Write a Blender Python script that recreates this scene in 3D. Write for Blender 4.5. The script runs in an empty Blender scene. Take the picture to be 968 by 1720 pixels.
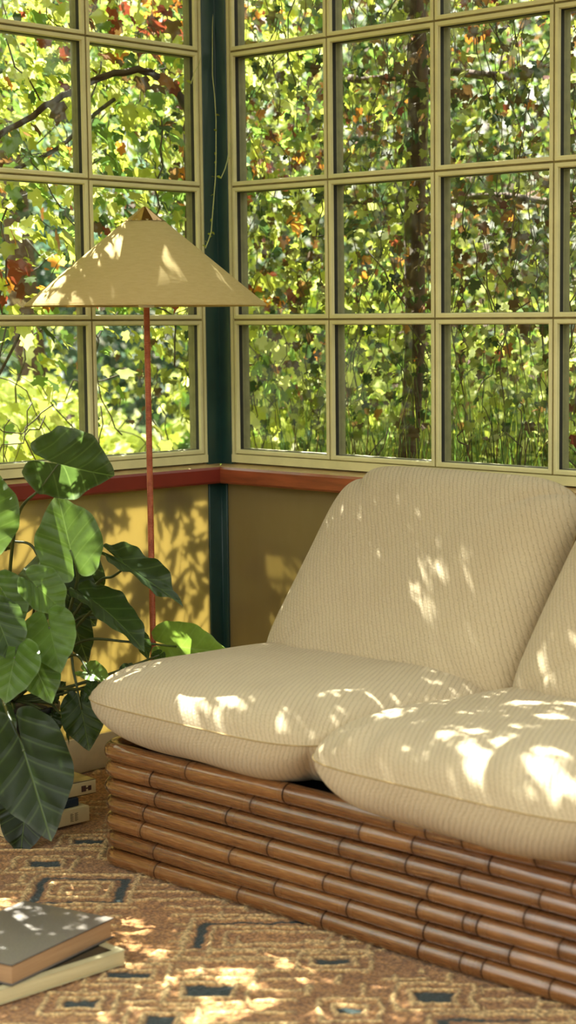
import bpy, bmesh, math, random
import numpy as np
from mathutils import Vector, Matrix, noise as mnoise

random.seed(7)
rng = np.random.default_rng(11)
COL = bpy.context.scene.collection
SUN = np.array([.68, -.18, -.79]); SUN = SUN / np.linalg.norm(SUN)

# ------------------------------------------------------------------ helpers
def lin(*c):
    out = []
    for v in c:
        v = v / 255.
        out.append(v / 12.92 if v <= .04045 else ((v + .055) / 1.055) ** 2.4)
    return tuple(out)

def tag(o, label=None, cat=None, group=None, kind=None):
    if label: o['label'] = label
    if cat: o['category'] = cat
    if group: o['group'] = group
    if kind: o['kind'] = kind
    return o

def empty(name, loc, label=None, cat=None, group=None):
    o = bpy.data.objects.new(name, None)
    COL.objects.link(o); o.location = loc; o.empty_display_size = .05
    return tag(o, label, cat, group)

def mesh_obj(name, V, F, mats, parent=None, mi=None, smooth=True, uv=None, attr=None):
    """V (n,3) world coords, F faces; parent's location is subtracted; mats list"""
    me = bpy.data.meshes.new(name)
    V = np.asarray(V, dtype=np.float32)
    if parent is not None:
        inv = np.array(parent_world(parent).inverted())
        V = (V @ inv[:3, :3].T + inv[:3, 3]).astype(np.float32)
    if isinstance(F, np.ndarray) and F.ndim == 2:
        n, k = F.shape
        me.vertices.add(len(V)); me.vertices.foreach_set('co', V.ravel())
        me.loops.add(n * k); me.loops.foreach_set('vertex_index', F.astype(np.int32).ravel())
        me.polygons.add(n)
        me.polygons.foreach_set('loop_start', np.arange(0, n * k, k, dtype=np.int32))
        me.update(calc_edges=True)
    else:
        me.from_pydata([tuple(map(float, v)) for v in V], [], [list(map(int, f)) for f in F])
        me.update()
    if not isinstance(mats, (list, tuple)): mats = [mats]
    for m in mats: me.materials.append(m)
    if mi is not None: me.polygons.foreach_set('material_index', np.asarray(mi, dtype=np.int32))
    if smooth: me.polygons.foreach_set('use_smooth', np.ones(len(me.polygons), dtype=bool))
    li = None
    if uv is not None or attr:
        li = np.empty(len(me.loops), dtype=np.int32); me.loops.foreach_get('vertex_index', li)
    if uv is not None:
        l = me.uv_layers.new(name='UVMap')
        l.data.foreach_set('uv', np.asarray(uv, dtype=np.float32)[li].ravel())
    if attr:
        for k, a in attr.items():
            a = np.asarray(a, dtype=np.float32)
            if a.ndim == 1: a = np.stack([a, a, a], 1)
            if a.shape[1] == 3: a = np.concatenate([a, np.ones((len(a), 1), np.float32)], 1)
            ca = me.color_attributes.new(name=k, type='FLOAT_COLOR', domain='POINT')
            ca.data.foreach_set('color', a.ravel())
    o = bpy.data.objects.new(name, me)
    COL.objects.link(o)
    if parent is not None: o.parent = parent
    return o

def parent_world(p):
    m = p.matrix_basis.copy()
    q = p.parent
    while q is not None:
        m = q.matrix_basis @ m; q = q.parent
    return m

class MB:
    def __init__(s): s.V = []; s.F = []; s.M = []; s.U = []
    def add(s, V, F, m=0, U=None):
        b = len(s.V)
        s.V += [tuple(map(float, v)) for v in V]
        s.F += [[b + i for i in f] for f in F]; s.M += [m] * len(F)
        s.U += list(U) if U is not None else [(v[0], v[2]) for v in V]
    def box(s, a, b, m=0, R=None, o=None):
        x0, y0, z0 = a; x1, y1, z1 = b
        V = [(x, y, z) for z in (z0, z1) for y in (y0, y1) for x in (x0, x1)]
        if R is not None: V = [tuple(R @ Vector(v) + Vector(o)) for v in V]
        s.add(V, [(0, 2, 3, 1), (4, 5, 7, 6), (0, 1, 5, 4), (2, 6, 7, 3), (0, 4, 6, 2), (1, 3, 7, 5)], m)
    def prism(s, pts, axis_pts, m=0):
        """pts: closed 2D profile as list of 3D offsets at start & end"""
        a, b = axis_pts; n = len(pts)
        V = [tuple(Vector(a) + Vector(p)) for p in pts] + [tuple(Vector(b) + Vector(p)) for p in pts]
        F = [(i, (i + 1) % n, n + (i + 1) % n, n + i) for i in range(n)] + [tuple(range(n - 1, -1, -1)), tuple(range(n, 2 * n))]
        s.add(V, F, m)
    def build(s, name, mats, parent=None, smooth=False, bevel=0, seg=2):
        o = mesh_obj(name, np.array(s.V), s.F, mats, parent, mi=s.M, smooth=smooth, uv=np.array(s.U))
        if bevel:
            b = o.modifiers.new('bevel', 'BEVEL'); b.width = bevel; b.segments = seg; b.limit_method = 'ANGLE'
            b.angle_limit = .6
            for p in o.data.polygons: p.use_smooth = True
        return o

def tube(path, rad, n=8, cap=True):
    """swept tube; returns V,F,UV(s,theta)"""
    P = np.asarray(path, float); k = len(P)
    rad = np.broadcast_to(np.asarray(rad, float), (k,))
    T = np.gradient(P, axis=0); T /= np.linalg.norm(T, axis=1)[:, None] + 1e-12
    ref = np.array([0, 0, 1.]) if abs(T[0][2]) < .9 else np.array([1., 0, 0])
    N = ref - T[0] * (ref @ T[0]); N /= np.linalg.norm(N)
    V = []; U = []; S = np.concatenate([[0], np.cumsum(np.linalg.norm(np.diff(P, axis=0), axis=1))])
    for i in range(k):
        N = N - T[i] * (N @ T[i]); N /= np.linalg.norm(N); B = np.cross(T[i], N)
        for j in range(n):
            a = 2 * math.pi * j / n
            V.append(P[i] + rad[i] * (math.cos(a) * N + math.sin(a) * B)); U.append((S[i], j / n))
    F = [(i * n + j, i * n + (j + 1) % n, (i + 1) * n + (j + 1) % n, (i + 1) * n + j) for i in range(k - 1) for j in range(n)]
    if cap:
        F += [tuple(range(n - 1, -1, -1)), tuple((k - 1) * n + j for j in range(n))]
    return np.array(V), F, np.array(U)

def lathe(prof, cx, cy, n=48):
    V = []; F = []
    for (r, z) in prof:
        for j in range(n):
            a = 2 * math.pi * j / n; V.append((cx + r * math.cos(a), cy + r * math.sin(a), z))
    for i in range(len(prof) - 1):
        for j in range(n):
            F.append((i * n + j, i * n + (j + 1) % n, (i + 1) * n + (j + 1) % n, (i + 1) * n + j))
    return V, F

def bez(p0, p1, p2, n=14):
    p0, p1, p2 = map(lambda q: np.array(q, float), (p0, p1, p2))
    t = np.linspace(0, 1, n)[:, None]
    return (1 - t) ** 2 * p0 + 2 * t * (1 - t) * p1 + t * t * p2

# ------------------------------------------------------------------ camera
F_PX, CX, CY = 3037.33, 692.28, 860.
YAW, PITCH, ROLL = map(math.radians, (131.8244, 6.0130, -0.24637))
CAM = np.array([4.16483, -3.76876, 1.30230])
fw = np.array([math.cos(PITCH) * math.cos(YAW), math.cos(PITCH) * math.sin(YAW), -math.sin(PITCH)])
rt = np.cross(fw, [0, 0, 1]); rt /= np.linalg.norm(rt); up = np.cross(rt, fw)
c_, s_ = math.cos(ROLL), math.sin(ROLL)
rt, up = c_ * rt + s_ * up, -s_ * rt + c_ * up
cam = bpy.data.cameras.new('camera'); co = bpy.data.objects.new('camera', cam); COL.objects.link(co)
co.matrix_world = Matrix(((rt[0], up[0], -fw[0], CAM[0]), (rt[1], up[1], -fw[1], CAM[1]), (rt[2], up[2], -fw[2], CAM[2]), (0, 0, 0, 1)))
cam.sensor_fit = 'VERTICAL'; cam.sensor_height = 36; cam.lens = F_PX * 36 / 1720
cam.shift_x = (484 - CX) / 1720; cam.shift_y = 0
cam.dof.use_dof = True; cam.dof.focus_distance = 4.8; cam.dof.aperture_fstop = 3.5
cam.clip_end = 200
bpy.context.scene.camera = co
RH = np.array([math.sin(YAW), -math.cos(YAW), 0]); FH = np.array([math.cos(YAW), math.sin(YAW), 0])   # room directions used by the rug

def at(x, y, d):
    """world point seen at photograph position x, y from the camera's standpoint, d metres deep"""
    return CAM + d * (fw + rt * (x - CX) / F_PX - up * (y - CY) / F_PX)

# ------------------------------------------------------------------ materials
def mat(name):
    m = bpy.data.materials.new(name); m.use_nodes = True
    nt = m.node_tree; nt.nodes.clear()
    out = nt.nodes.new('ShaderNodeOutputMaterial')
    return m, nt, out

class NT:
    def __init__(s, nt): s.nt = nt
    def n(s, t, **k):
        nd = s.nt.nodes.new('ShaderNode' + t)
        for a, v in k.items():
            if a.startswith('i_'):
                key = a[2:]
                key = int(key) if key.isdigit() else key.replace('_', ' ')
                nd.inputs[key].default_value = v
            else: setattr(nd, a, v)
        return nd
    def l(s, a, b): s.nt.links.new(a, b)
    def math(s, op, a, b=None, c=None, clamp=False):
        nd = s.nt.nodes.new('ShaderNodeMath'); nd.operation = op; nd.use_clamp = clamp
        for i, v in enumerate((a, b, c)):
            if v is None: continue
            if isinstance(v, (int, float)): nd.inputs[i].default_value = v
            else: s.l(v, nd.inputs[i])
        return nd.outputs[0]
    def mix(s, f, a, b, blend='MIX'):
        nd = s.nt.nodes.new('ShaderNodeMix'); nd.data_type = 'RGBA'; nd.blend_type = blend
        for i, v in ((0, f), (6, a), (7, b)):
            if isinstance(v, (int, float)): nd.inputs[i].default_value = v
            elif isinstance(v, tuple): nd.inputs[i].default_value = (*v[:3], 1)
            else: s.l(v, nd.inputs[i])
        return nd.outputs[2]
    def ramp(s, f, stops):
        nd = s.nt.nodes.new('ShaderNodeValToRGB'); e = nd.color_ramp.elements
        while len(e) > 1: e.remove(e[0])
        e[0].position = stops[0][0]; e[0].color = (*stops[0][1], 1)
        for p, c in stops[1:]:
            q = e.new(p); q.color = (*c, 1)
        s.l(f, nd.inputs[0]); return nd.outputs[0]
    def bump(s, h, strength=.5, dist=.01):
        nd = s.n('Bump'); nd.inputs['Strength'].default_value = strength; nd.inputs['Distance'].default_value = dist
        s.l(h, nd.inputs['Height']); return nd.outputs[0]

def coords(N, kind='Object', scale=(1, 1, 1)):
    tc = N.n('TexCoord'); mp = N.n('Mapping'); mp.inputs['Scale'].default_value = scale
    N.l(tc.outputs[kind], mp.inputs[0]); return mp.outputs[0]

def noise(N, vec, scale, detail=4, rough=.6):
    nd = N.n('TexNoise'); nd.inputs['Scale'].default_value = scale; nd.inputs['Detail'].default_value = detail
    nd.inputs['Roughness'].default_value = rough
    if vec is not None: N.l(vec, nd.inputs['Vector'])
    return nd.outputs['Fac']

def simple(name, col, rough=.5, var=.15, nscale=30, coat=0, metal=0, bump=.0, spec=.5, stretch=(1, 1, 1)):
    m, nt, out = mat(name); N = NT(nt)
    v = coords(N, 'Object', stretch)
    f = noise(N, v, nscale, 6)
    d = tuple(c * (1 - var) for c in col); e = tuple(min(1, c * (1 + var)) for c in col)
    b = N.n('BsdfPrincipled'); N.l(N.ramp(f, [(.3, d), (.7, e)]), b.inputs['Base Color'])
    b.inputs['Roughness'].default_value = rough; b.inputs['Metallic'].default_value = metal
    b.inputs['Coat Weight'].default_value = coat; b.inputs['Coat Roughness'].default_value = .1
    b.inputs['Specular IOR Level'].default_value = spec
    if bump: N.l(N.bump(f, bump, .002), b.inputs['Normal'])
    N.l(b.outputs[0], out.inputs[0]); return m

M = {}
# painted window frames: olive cream paint with little rust chips in places
def paint(name, col, chip, amount=.66):
    m, nt, out = mat(name); N = NT(nt)
    v = coords(N)
    f = noise(N, v, 9, 5); g = noise(N, v, 160, 6, .75); h = noise(N, v, 3.1, 2)
    base = N.ramp(f, [(.3, tuple(c * .86 for c in col)), (.7, tuple(c * 1.07 for c in col))])
    k = N.math('MULTIPLY', N.math('SUBTRACT', g, amount), 14, clamp=True)
    k = N.math('MULTIPLY', k, N.math('MULTIPLY', N.math('SUBTRACT', h, .42), 6, clamp=True))
    b = N.n('BsdfPrincipled'); N.l(N.mix(k, base, chip), b.inputs['Base Color'])
    b.inputs['Roughness'].default_value = .42
    N.l(N.bump(f, .15, .002), b.inputs['Normal'])
    N.l(b.outputs[0], out.inputs[0]); return m
M['frame'] = paint('olive_cream_paint', lin(222, 214, 160), lin(95, 60, 35))
M['groove'] = simple('sash_groove', lin(132, 118, 70), .8, .3)  # darker tone in the grooves between the sashes
M['gasket'] = simple('dark_putty', lin(34, 32, 26), .7, .3)
M['frame_out'] = simple('weathered_outer_paint', lin(138, 132, 98), .7, .2)
M['post'] = simple('dark_teal_paint', lin(26, 58, 54), .35, .18, 12, coat=.2)
M['sill_left'] = paint('red_brown_stain', lin(128, 44, 30), lin(190, 150, 105), .70)
def wood(name, dark, light, scale=(1, 1, 1), rough=.35, coat=.3, ns=6):
    m, nt, out = mat(name); N = NT(nt)
    v = coords(N, 'Object', scale)
    f = noise(N, v, ns, 8, .65); w = N.n('TexWave'); w.inputs['Scale'].default_value = 2.2; w.inputs['Distortion'].default_value = 9
    w.inputs['Detail'].default_value = 3; N.l(v, w.inputs['Vector'])
    k = N.math('ADD', N.math('MULTIPLY', f, .7), N.math('MULTIPLY', w.outputs['Fac'], .3))
    b = N.n('BsdfPrincipled'); N.l(N.ramp(k, [(.3, dark), (.7, light)]), b.inputs['Base Color'])
    b.inputs['Roughness'].default_value = rough; b.inputs['Coat Weight'].default_value = coat; b.inputs['Coat Roughness'].default_value = .2
    N.l(N.bump(k, .2, .002), b.inputs['Normal'])
    N.l(b.outputs[0], out.inputs[0]); return m
M['sill_right'] = simple('varnished_sill_wood', lin(144, 72, 42), .35, .35, 7, coat=.4, stretch=(1, 8, 8))
M['sill_top'] = simple('worn_sill_top', lin(188, 160, 110), .4, .2, 25)
M['baseboard'] = simple('cream_baseboard', lin(236, 220, 180), .5, .06)
M['floorwood'] = wood('dark_floor_wood', lin(60, 34, 20), lin(98, 60, 36), (2, 20, 1), .4, .2, 5)
M['ceiling'] = simple('cream_ceiling_paint', lin(214, 204, 176), .8, .05)
M['ground'] = simple('garden_earth', lin(92, 88, 48), .95, .4, 5)

# glass: clear pane, fresnel reflection, slight dirt
def glass():
    m, nt, out = mat('window_glass'); N = NT(nt)
    tr = N.n('BsdfTransparent'); tr.inputs[0].default_value = (.95, .97, .93, 1)
    gl = N.n('BsdfGlossy'); gl.inputs['Roughness'].default_value = .02
    v = coords(N)
    ge = N.n('NewGeometry'); dt = N.n('VectorMath', operation='DOT_PRODUCT'); N.l(ge.outputs['Incoming'], dt.inputs[0]); N.l(ge.outputs['Normal'], dt.inputs[1])
    cs = N.math('ABSOLUTE', dt.outputs['Value'])
    fr = N.math('ADD', .04, N.math('MULTIPLY', N.math('POWER', N.math('SUBTRACT', 1, cs, clamp=True), 5), .96))
    mx = N.n('MixShader'); N.l(fr, mx.inputs[0]); N.l(tr.outputs[0], mx.inputs[1]); N.l(gl.outputs[0], mx.inputs[2])
    df = N.n('BsdfDiffuse'); df.inputs[0].default_value = (.7, .7, .62, 1)
    k = N.math('MULTIPLY', N.math('SUBTRACT', noise(N, v, 60, 6, .8), .55), .25, clamp=True)
    m2 = N.n('MixShader'); N.l(k, m2.inputs[0]); N.l(mx.outputs[0], m2.inputs[1]); N.l(df.outputs[0], m2.inputs[2])
    N.l(m2.outputs[0], out.inputs[0]); return m
M['glass'] = glass()

# wainscot: amber translucent panel (fibreglass sheet), leaves press against it from outside
def panel():
    m, nt, out = mat('amber_translucent_sheet'); N = NT(nt)
    v = coords(N); f = noise(N, v, 7, 5); g = noise(N, coords(N, 'Object', (1, 1, .25)), 22, 4)
    col = N.ramp(N.math('ADD', N.math('MULTIPLY', f, .6), N.math('MULTIPLY', g, .4)), [(.35, lin(172, 150, 106)), (.65, lin(188, 168, 124))])
    d = N.n('BsdfPrincipled'); d.inputs['Roughness'].default_value = .4; N.l(col, d.inputs['Base Color'])
    t = N.n('BsdfTranslucent'); t.inputs[0].default_value = (*lin(186, 172, 120), 1)
    mx = N.n('MixShader'); mx.inputs[0].default_value = .6
    N.l(d.outputs[0], mx.inputs[1]); N.l(t.outputs[0], mx.inputs[2]); N.l(mx.outputs[0], out.inputs[0]); return m
M['panel'] = panel()

# outdoor leaves: colour carried by each leaf
def leafmat(name, trans=.55, mult=1.0, rough=.45):
    m, nt, out = mat(name); N = NT(nt)
    a = N.n('Attribute', attribute_name='tint'); c = a.outputs['Color']
    d = N.n('BsdfPrincipled'); d.inputs['Roughness'].default_value = rough; d.inputs['Specular IOR Level'].default_value = .25; N.l(c, d.inputs['Base Color'])
    hs = N.n('HueSaturation'); hs.inputs['Value'].default_value = 1.35 * mult; hs.inputs['Saturation'].default_value = 1.05; N.l(c, hs.inputs['Color'])
    t = N.n('BsdfTranslucent'); N.l(hs.outputs[0], t.inputs[0])
    mx = N.n('MixShader'); mx.inputs[0].default_value = trans
    N.l(d.outputs[0], mx.inputs[1]); N.l(t.outputs[0], mx.inputs[2]); N.l(mx.outputs[0], out.inputs[0]); return m
M['vleaf'] = leafmat('vine_leaf', rough=.6); M['vleaf2'] = leafmat('shade_vine_leaf', trans=.5, mult=.7, rough=.75)  # second one is a dimmed copy, shade of the right vine in its colour
M['bark'] = simple('bark', lin(74, 52, 38), .9, .4, 40, bump=.5)
M['twig'] = simple('dry_twig', lin(70, 58, 34), .8, .3)

# houseplant leaf
def aroid():
    m, nt, out = mat('elephant_ear_leaf'); N = NT(nt)
    uvn = N.n('UVMap'); sep = N.n('SeparateXYZ'); N.l(uvn.outputs[0], sep.inputs[0])
    x, y = sep.outputs[0], sep.outputs[1]
    ax = N.math('ABSOLUTE', x)
    mid = N.math('SUBTRACT', 1, N.math('MULTIPLY', ax, 65), clamp=True)
    ph = N.math('SUBTRACT', N.math('MULTIPLY', y, 24), N.math('MULTIPLY', N.math('POWER', ax, .8), 17))
    w = N.math('SINE', ph)
    vein = N.math('POWER', N.math('MAXIMUM', w, 0), 18)
    v = coords(N); nz = noise(N, v, 14, 4)
    a = N.n('Attribute', attribute_name='tint')
    base = N.mix(1.0, N.ramp(nz, [(.3, (.62, .62, .62)), (.7, (1.15, 1.15, 1.15))]), a.outputs['Color'], 'MULTIPLY')
    k = N.math('MAXIMUM', mid, N.math('MULTIPLY', vein, .4))
    c = N.mix(N.math('MULTIPLY', k, .38), base, lin(126, 156, 84))
    h = N.math('ADD', N.math('MULTIPLY', N.math('ABSOLUTE', N.math('SINE', N.math('MULTIPLY', ph, .5))), 1.0), mid)
    b = N.n('BsdfPrincipled'); N.l(c, b.inputs['Base Color']); b.inputs['Roughness'].default_value = .4; b.inputs['Specular IOR Level'].default_value = .4
    N.l(N.bump(h, .3, .005), b.inputs['Normal'])
    t = N.n('BsdfTranslucent'); hs = N.n('HueSaturation'); hs.inputs['Value'].default_value = 2.6; hs.inputs['Hue'].default_value = .48
    N.l(c, hs.inputs['Color']); N.l(hs.outputs[0], t.inputs[0])
    mx = N.n('MixShader'); mx.inputs[0].default_value = .34
    N.l(b.outputs[0], mx.inputs[1]); N.l(t.outputs[0], mx.inputs[2]); N.l(mx.outputs[0], out.inputs[0]); return m
M['aroid'] = aroid()
M['petiole'] = simple('green_petiole', lin(64, 74, 36), .4, .3)

# ribbed boucle cloth, UV in metres
def cloth():
    m, nt, out = mat('ribbed_boucle_cloth'); N = NT(nt)
    uvn = N.n('UVMap'); sep = N.n('SeparateXYZ')
    nz = N.n('TexNoise'); nz.inputs['Scale'].default_value = 55; nz.inputs['Detail'].default_value = 2; N.l(uvn.outputs[0], nz.inputs['Vector'])
    off = N.n('VectorMath', operation='SCALE'); N.l(nz.outputs['Color'], off.inputs[0]); off.inputs['Scale'].default_value = .0075
    ad = N.n('VectorMath', operation='ADD'); N.l(uvn.outputs[0], ad.inputs[0]); N.l(off.outputs[0], ad.inputs[1])
    N.l(ad.outputs[0], sep.inputs[0]); x, y = sep.outputs[0], sep.outputs[1]
    sx = N.math('DIVIDE', x, .0135)
    rib = N.math('POWER', N.math('ABSOLUTE', N.math('SINE', N.math('MULTIPLY', sx, math.pi))), .7)
    idx = N.math('FLOOR', sx)
    nod = N.math('SINE', N.math('ADD', N.math('MULTIPLY', y, 2 * math.pi / .0085), N.math('MULTIPLY', idx, 2.6)))
    fine = noise(N, uvn.outputs[0], 290, 3, .7)
    h = N.math('ADD', N.math('MULTIPLY', rib, .55), N.math('ADD', N.math('MULTIPLY', N.math('MULTIPLY', nod, rib), .1), N.math('MULTIPLY', fine, 1.3)))
    v = coords(N); big = noise(N, v, 5, 3)
    c0 = N.ramp(h, [(.45, lin(150, 128, 92)), (1.0, lin(216, 196, 160))])
    c = N.mix(.35, c0, N.ramp(big, [(.3, lin(184, 162, 124)), (.7, lin(208, 190, 152))]))
    b = N.n('BsdfPrincipled'); N.l(c, b.inputs['Base Color']); b.inputs['Roughness'].default_value = .95
    b.inputs['Sheen Weight'].default_value = .25; b.inputs['Specular IOR Level'].default_value = .1
    N.l(N.bump(h, .85, .0045), b.inputs['Normal'])
    N.l(b.outputs[0], out.inputs[0]); return m
M['cloth'] = cloth()
M['seam'] = simple('seam_thread', lin(170, 146, 100), .95, .2)

def bamboo():
    m, nt, out = mat('varnished_bamboo'); N = NT(nt)
    uvn = N.n('UVMap'); mp = N.n('Mapping'); mp.inputs['Scale'].default_value = (3.2, 9, 1); N.l(uvn.outputs[0], mp.inputs[0])
    f = noise(N, mp.outputs[0], 6, 8, .65)
    mp2 = N.n('Mapping'); mp2.inputs['Scale'].default_value = (14, 10, 1); N.l(uvn.outputs[0], mp2.inputs[0])
    g = noise(N, mp2.outputs[0], 5, 5, .7)
    a = N.n('Attribute', attribute_name='tone'); s = N.n('SeparateColor'); N.l(a.outputs['Color'], s.inputs[0])
    k = N.math('ADD', N.math('MULTIPLY', f, .75), N.math('MULTIPLY', s.outputs[1], .34))
    c = N.ramp(k, [(.28, lin(80, 46, 24)), (.48, lin(132, 86, 46)), (.66, lin(168, 126, 74)), (.85, lin(204, 172, 112))])
    sp = N.math('MULTIPLY', N.math('SUBTRACT', g, .64), 6, clamp=True)
    c = N.mix(N.math('MULTIPLY', sp, .5), c, lin(66, 30, 16))
    c = N.mix(s.outputs[0], c, lin(26, 14, 9))
    b = N.n('BsdfPrincipled'); N.l(c, b.inputs['Base Color']); N.l(N.math('SUBTRACT', 1, s.outputs[0], clamp=True), b.inputs['Coat Weight']); N.l(N.math('ADD', .24, N.math('MULTIPLY', s.outputs[0], .7)), b.inputs['Roughness']); N.l(N.math('SUBTRACT', .6, N.math('MULTIPLY', s.outputs[0], .6), clamp=True), b.inputs['Specular IOR Level'])
    b.inputs['Coat Roughness'].default_value = .05; b.inputs['Coat IOR'].default_value = 1.6
    N.l(N.bump(f, .12, .003), b.inputs['Normal'])
    N.l(b.outputs[0], out.inputs[0]); return m
M['bamboo'] = bamboo()
M['deck'] = simple('black_deck_cloth', lin(26, 24, 22), .9, .2)

def linen():
    m, nt, out = mat('linen_shade'); N = NT(nt)
    v = coords(N, 'Object', (1, 1, 7)); f = noise(N, v, 38, 6, .7); g = noise(N, coords(N), 700, 2)
    k = N.math('ADD', N.math('MULTIPLY', f, .7), N.math('MULTIPLY', g, .3))
    c = N.ramp(k, [(.3, lin(192, 170, 112)), (.7, lin(214, 194, 138))])
    b = N.n('BsdfPrincipled'); N.l(c, b.inputs['Base Color']); b.inputs['Roughness'].default_value = .9; b.inputs['Specular IOR Level'].default_value = .2
    N.l(N.bump(k, .3, .001), b.inputs['Normal'])
    t = N.n('BsdfTranslucent'); t.inputs[0].default_value = (*lin(226, 196, 124), 1)
    mx = N.n('MixShader'); mx.inputs[0].default_value = .22
    N.l(b.outputs[0], mx.inputs[1]); N.l(t.outputs[0], mx.inputs[2]); N.l(mx.outputs[0], out.inputs[0]); return m
M['linen'] = linen()
M['brass'] = simple('aged_brass', lin(150, 112, 62), .25, .2, 20, metal=1)
def wrapped():
    m, nt, out = mat('wrapped_rattan'); N = NT(nt)
    tc = N.n('TexCoord'); sep = N.n('SeparateXYZ'); N.l(tc.outputs['Object'], sep.inputs[0])
    w = N.math('SINE', N.math('MULTIPLY', sep.outputs[2], 1500))
    f = noise(N, coords(N), 40, 4)
    c = N.ramp(N.math('ADD', N.math('MULTIPLY', w, .12), f), [(.3, lin(140, 62, 34)), (.75, lin(190, 104, 64))])
    b = N.n('BsdfPrincipled'); N.l(c, b.inputs['Base Color']); b.inputs['Roughness'].default_value = .4
    N.l(N.bump(w, .4, .001), b.inputs['Normal']); N.l(b.outputs[0], out.inputs[0]); return m
M['wrap'] = wrapped()
M['white'] = simple('white_socket', lin(225, 220, 200), .4, .05)
M['black'] = simple('black_glazed_pot', lin(22, 22, 22), .45, .2)
M['soil'] = simple('potting_soil', lin(34, 26, 18), .95, .4, 60, bump=.6)

def rugmat():
    m, nt, out = mat('tufted_wool_rug'); N = NT(nt)
    a = N.n('Attribute', attribute_name='wool'); v = coords(N)
    nz = N.n('TexNoise'); nz.inputs['Scale'].default_value = 60; N.l(v, nz.inputs['Vector'])
    sc = N.n('VectorMath', operation='SCALE'); N.l(nz.outputs['Color'], sc.inputs[0]); sc.inputs['Scale'].default_value = .012
    ad = N.n('VectorMath', operation='ADD'); N.l(v, ad.inputs[0]); N.l(sc.outputs[0], ad.inputs[1])
    vo = N.n('TexVoronoi'); vo.inputs['Scale'].default_value = 120; N.l(ad.outputs[0], vo.inputs['Vector'])
    f = noise(N, v, 260, 5, .75)
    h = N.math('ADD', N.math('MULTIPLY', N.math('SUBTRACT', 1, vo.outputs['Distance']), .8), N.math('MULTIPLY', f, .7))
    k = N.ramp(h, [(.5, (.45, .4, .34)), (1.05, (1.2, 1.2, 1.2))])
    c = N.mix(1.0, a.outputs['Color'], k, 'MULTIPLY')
    b = N.n('BsdfPrincipled'); N.l(c, b.inputs['Base Color']); b.inputs['Roughness'].default_value = 1; b.inputs['Specular IOR Level'].default_value = .05
    b.inputs['Sheen Weight'].default_value = .2
    N.l(N.bump(h, .9, .006), b.inputs['Normal']); N.l(b.outputs[0], out.inputs[0]); return m
M['rug'] = rugmat()

# ------------------------------------------------------------------ setting: floor, walls, windows
ZR = [.8992, 1.3096, 1.7096, 2.1096, 2.5096, 2.9096, 3.3096]                 # seams between the rows of panes
SL = [.0652] + [.0652 + .4235 * k for k in range(1, 9)]              # seams along the left wall
SR = [.0629] + [.0629 + .4079 * k for k in range(1, 12)]             # seams along the right wall
mb = MB(); mb.box((-.3, -5, -.1), (5.2, .3, 0)); o = mb.build('floor', M['floorwood']); tag(o, kind='structure')
mb = MB(); mb.box((-.2, -4.6, 3.42), (5, .2, 3.52)); o = mb.build('ceiling', M['ceiling']); tag(o, kind='structure')

def wall_frame(name, seams, side):
    """side 'L': wall x=0 running along -y; 'R': wall y=0 running along +x. s runs away from the corner, v is towards the room"""
    def P(s, v, z): return (v, -s, z) if side == 'L' else (s, -v, z)
    flip = side == 'R'
    V = []; F = []; Mi = []
    prof = [(0, -.006, 1), (.0028, -.006, 1), (.0028, -.0012, 0), (.0042, 0, 0), (.0118, 0, 0), (.0142, -.0014, 0), (.0152, -.009, 0),
            (.0158, -.0095, 2), (.0162, -.0215, 2), (.0168, -.022, 3), (.0168, -.05, 3), (0, -.05, 3)]
    for a in range(len(seams) - 1):
        for b in range(len(ZR) - 1):
            s0, s1, z0, z1 = seams[a], seams[a + 1], ZR[b], ZR[b + 1]
            base = len(V)
            for (u, v, m) in prof:
                V += [P(s0 + u, v, z0 + u), P(s1 - u, v, z0 + u), P(s1 - u, v, z1 - u), P(s0 + u, v, z1 - u)]
            for i in range(len(prof) - 1):
                for j in range(4):
                    f = [base + i * 4 + j, base + i * 4 + (j + 1) % 4, base + (i + 1) * 4 + (j + 1) % 4, base + (i + 1) * 4 + j]
                    F.append(f if flip else f[::-1]); Mi.append(prof[i][2] if i != 1 else 0)
    mb = MB(); mb.V = V; mb.F = F; mb.M = Mi; mb.U = [(v[0] + v[1], v[2]) for v in V]
    # fixed outer border: beside the post, below and above the sashes
    def bx(s0, s1, v0, v1, z0, z1, m=0):
        a, b = P(s0, v0, z0), P(s1, v1, z1)
        mb.box(tuple(map(min, a, b)), tuple(map(max, a, b)), m)
    e = seams[-1]
    bx(seams[0] - .014, seams[0] + .0002, -.05, .001, ZR[0] - .02, ZR[-1] + .02)
    bx(e, e + .05, -.05, .001, ZR[0] - .02, ZR[-1] + .02)
    bx(seams[0] - .014, e + .05, -.05, .003, ZR[0] - .0245, ZR[0])
    bx(seams[0] - .014, e + .05, -.05, .003, ZR[-1], 3.42)
    fr = mb.build(name, [M['frame'], M['groove'], M['gasket'], M['frame_out']])
    tag(fr, kind='structure')
    g = MB()
    for a in range(len(seams) - 1):
        for b in range(len(ZR) - 1):
            q, r = P(seams[a] + .0155, -.026, ZR[b] + .0155), P(seams[a + 1] - .0155, -.023, ZR[b + 1] - .0155)
            g.box(tuple(map(min, q, r)), tuple(map(max, q, r)))
    g.build('glass_panes', M['glass'], fr)
    return fr
w1 = wall_frame('window_1', SL, 'L'); w2 = wall_frame('window_2', SR, 'R')

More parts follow.
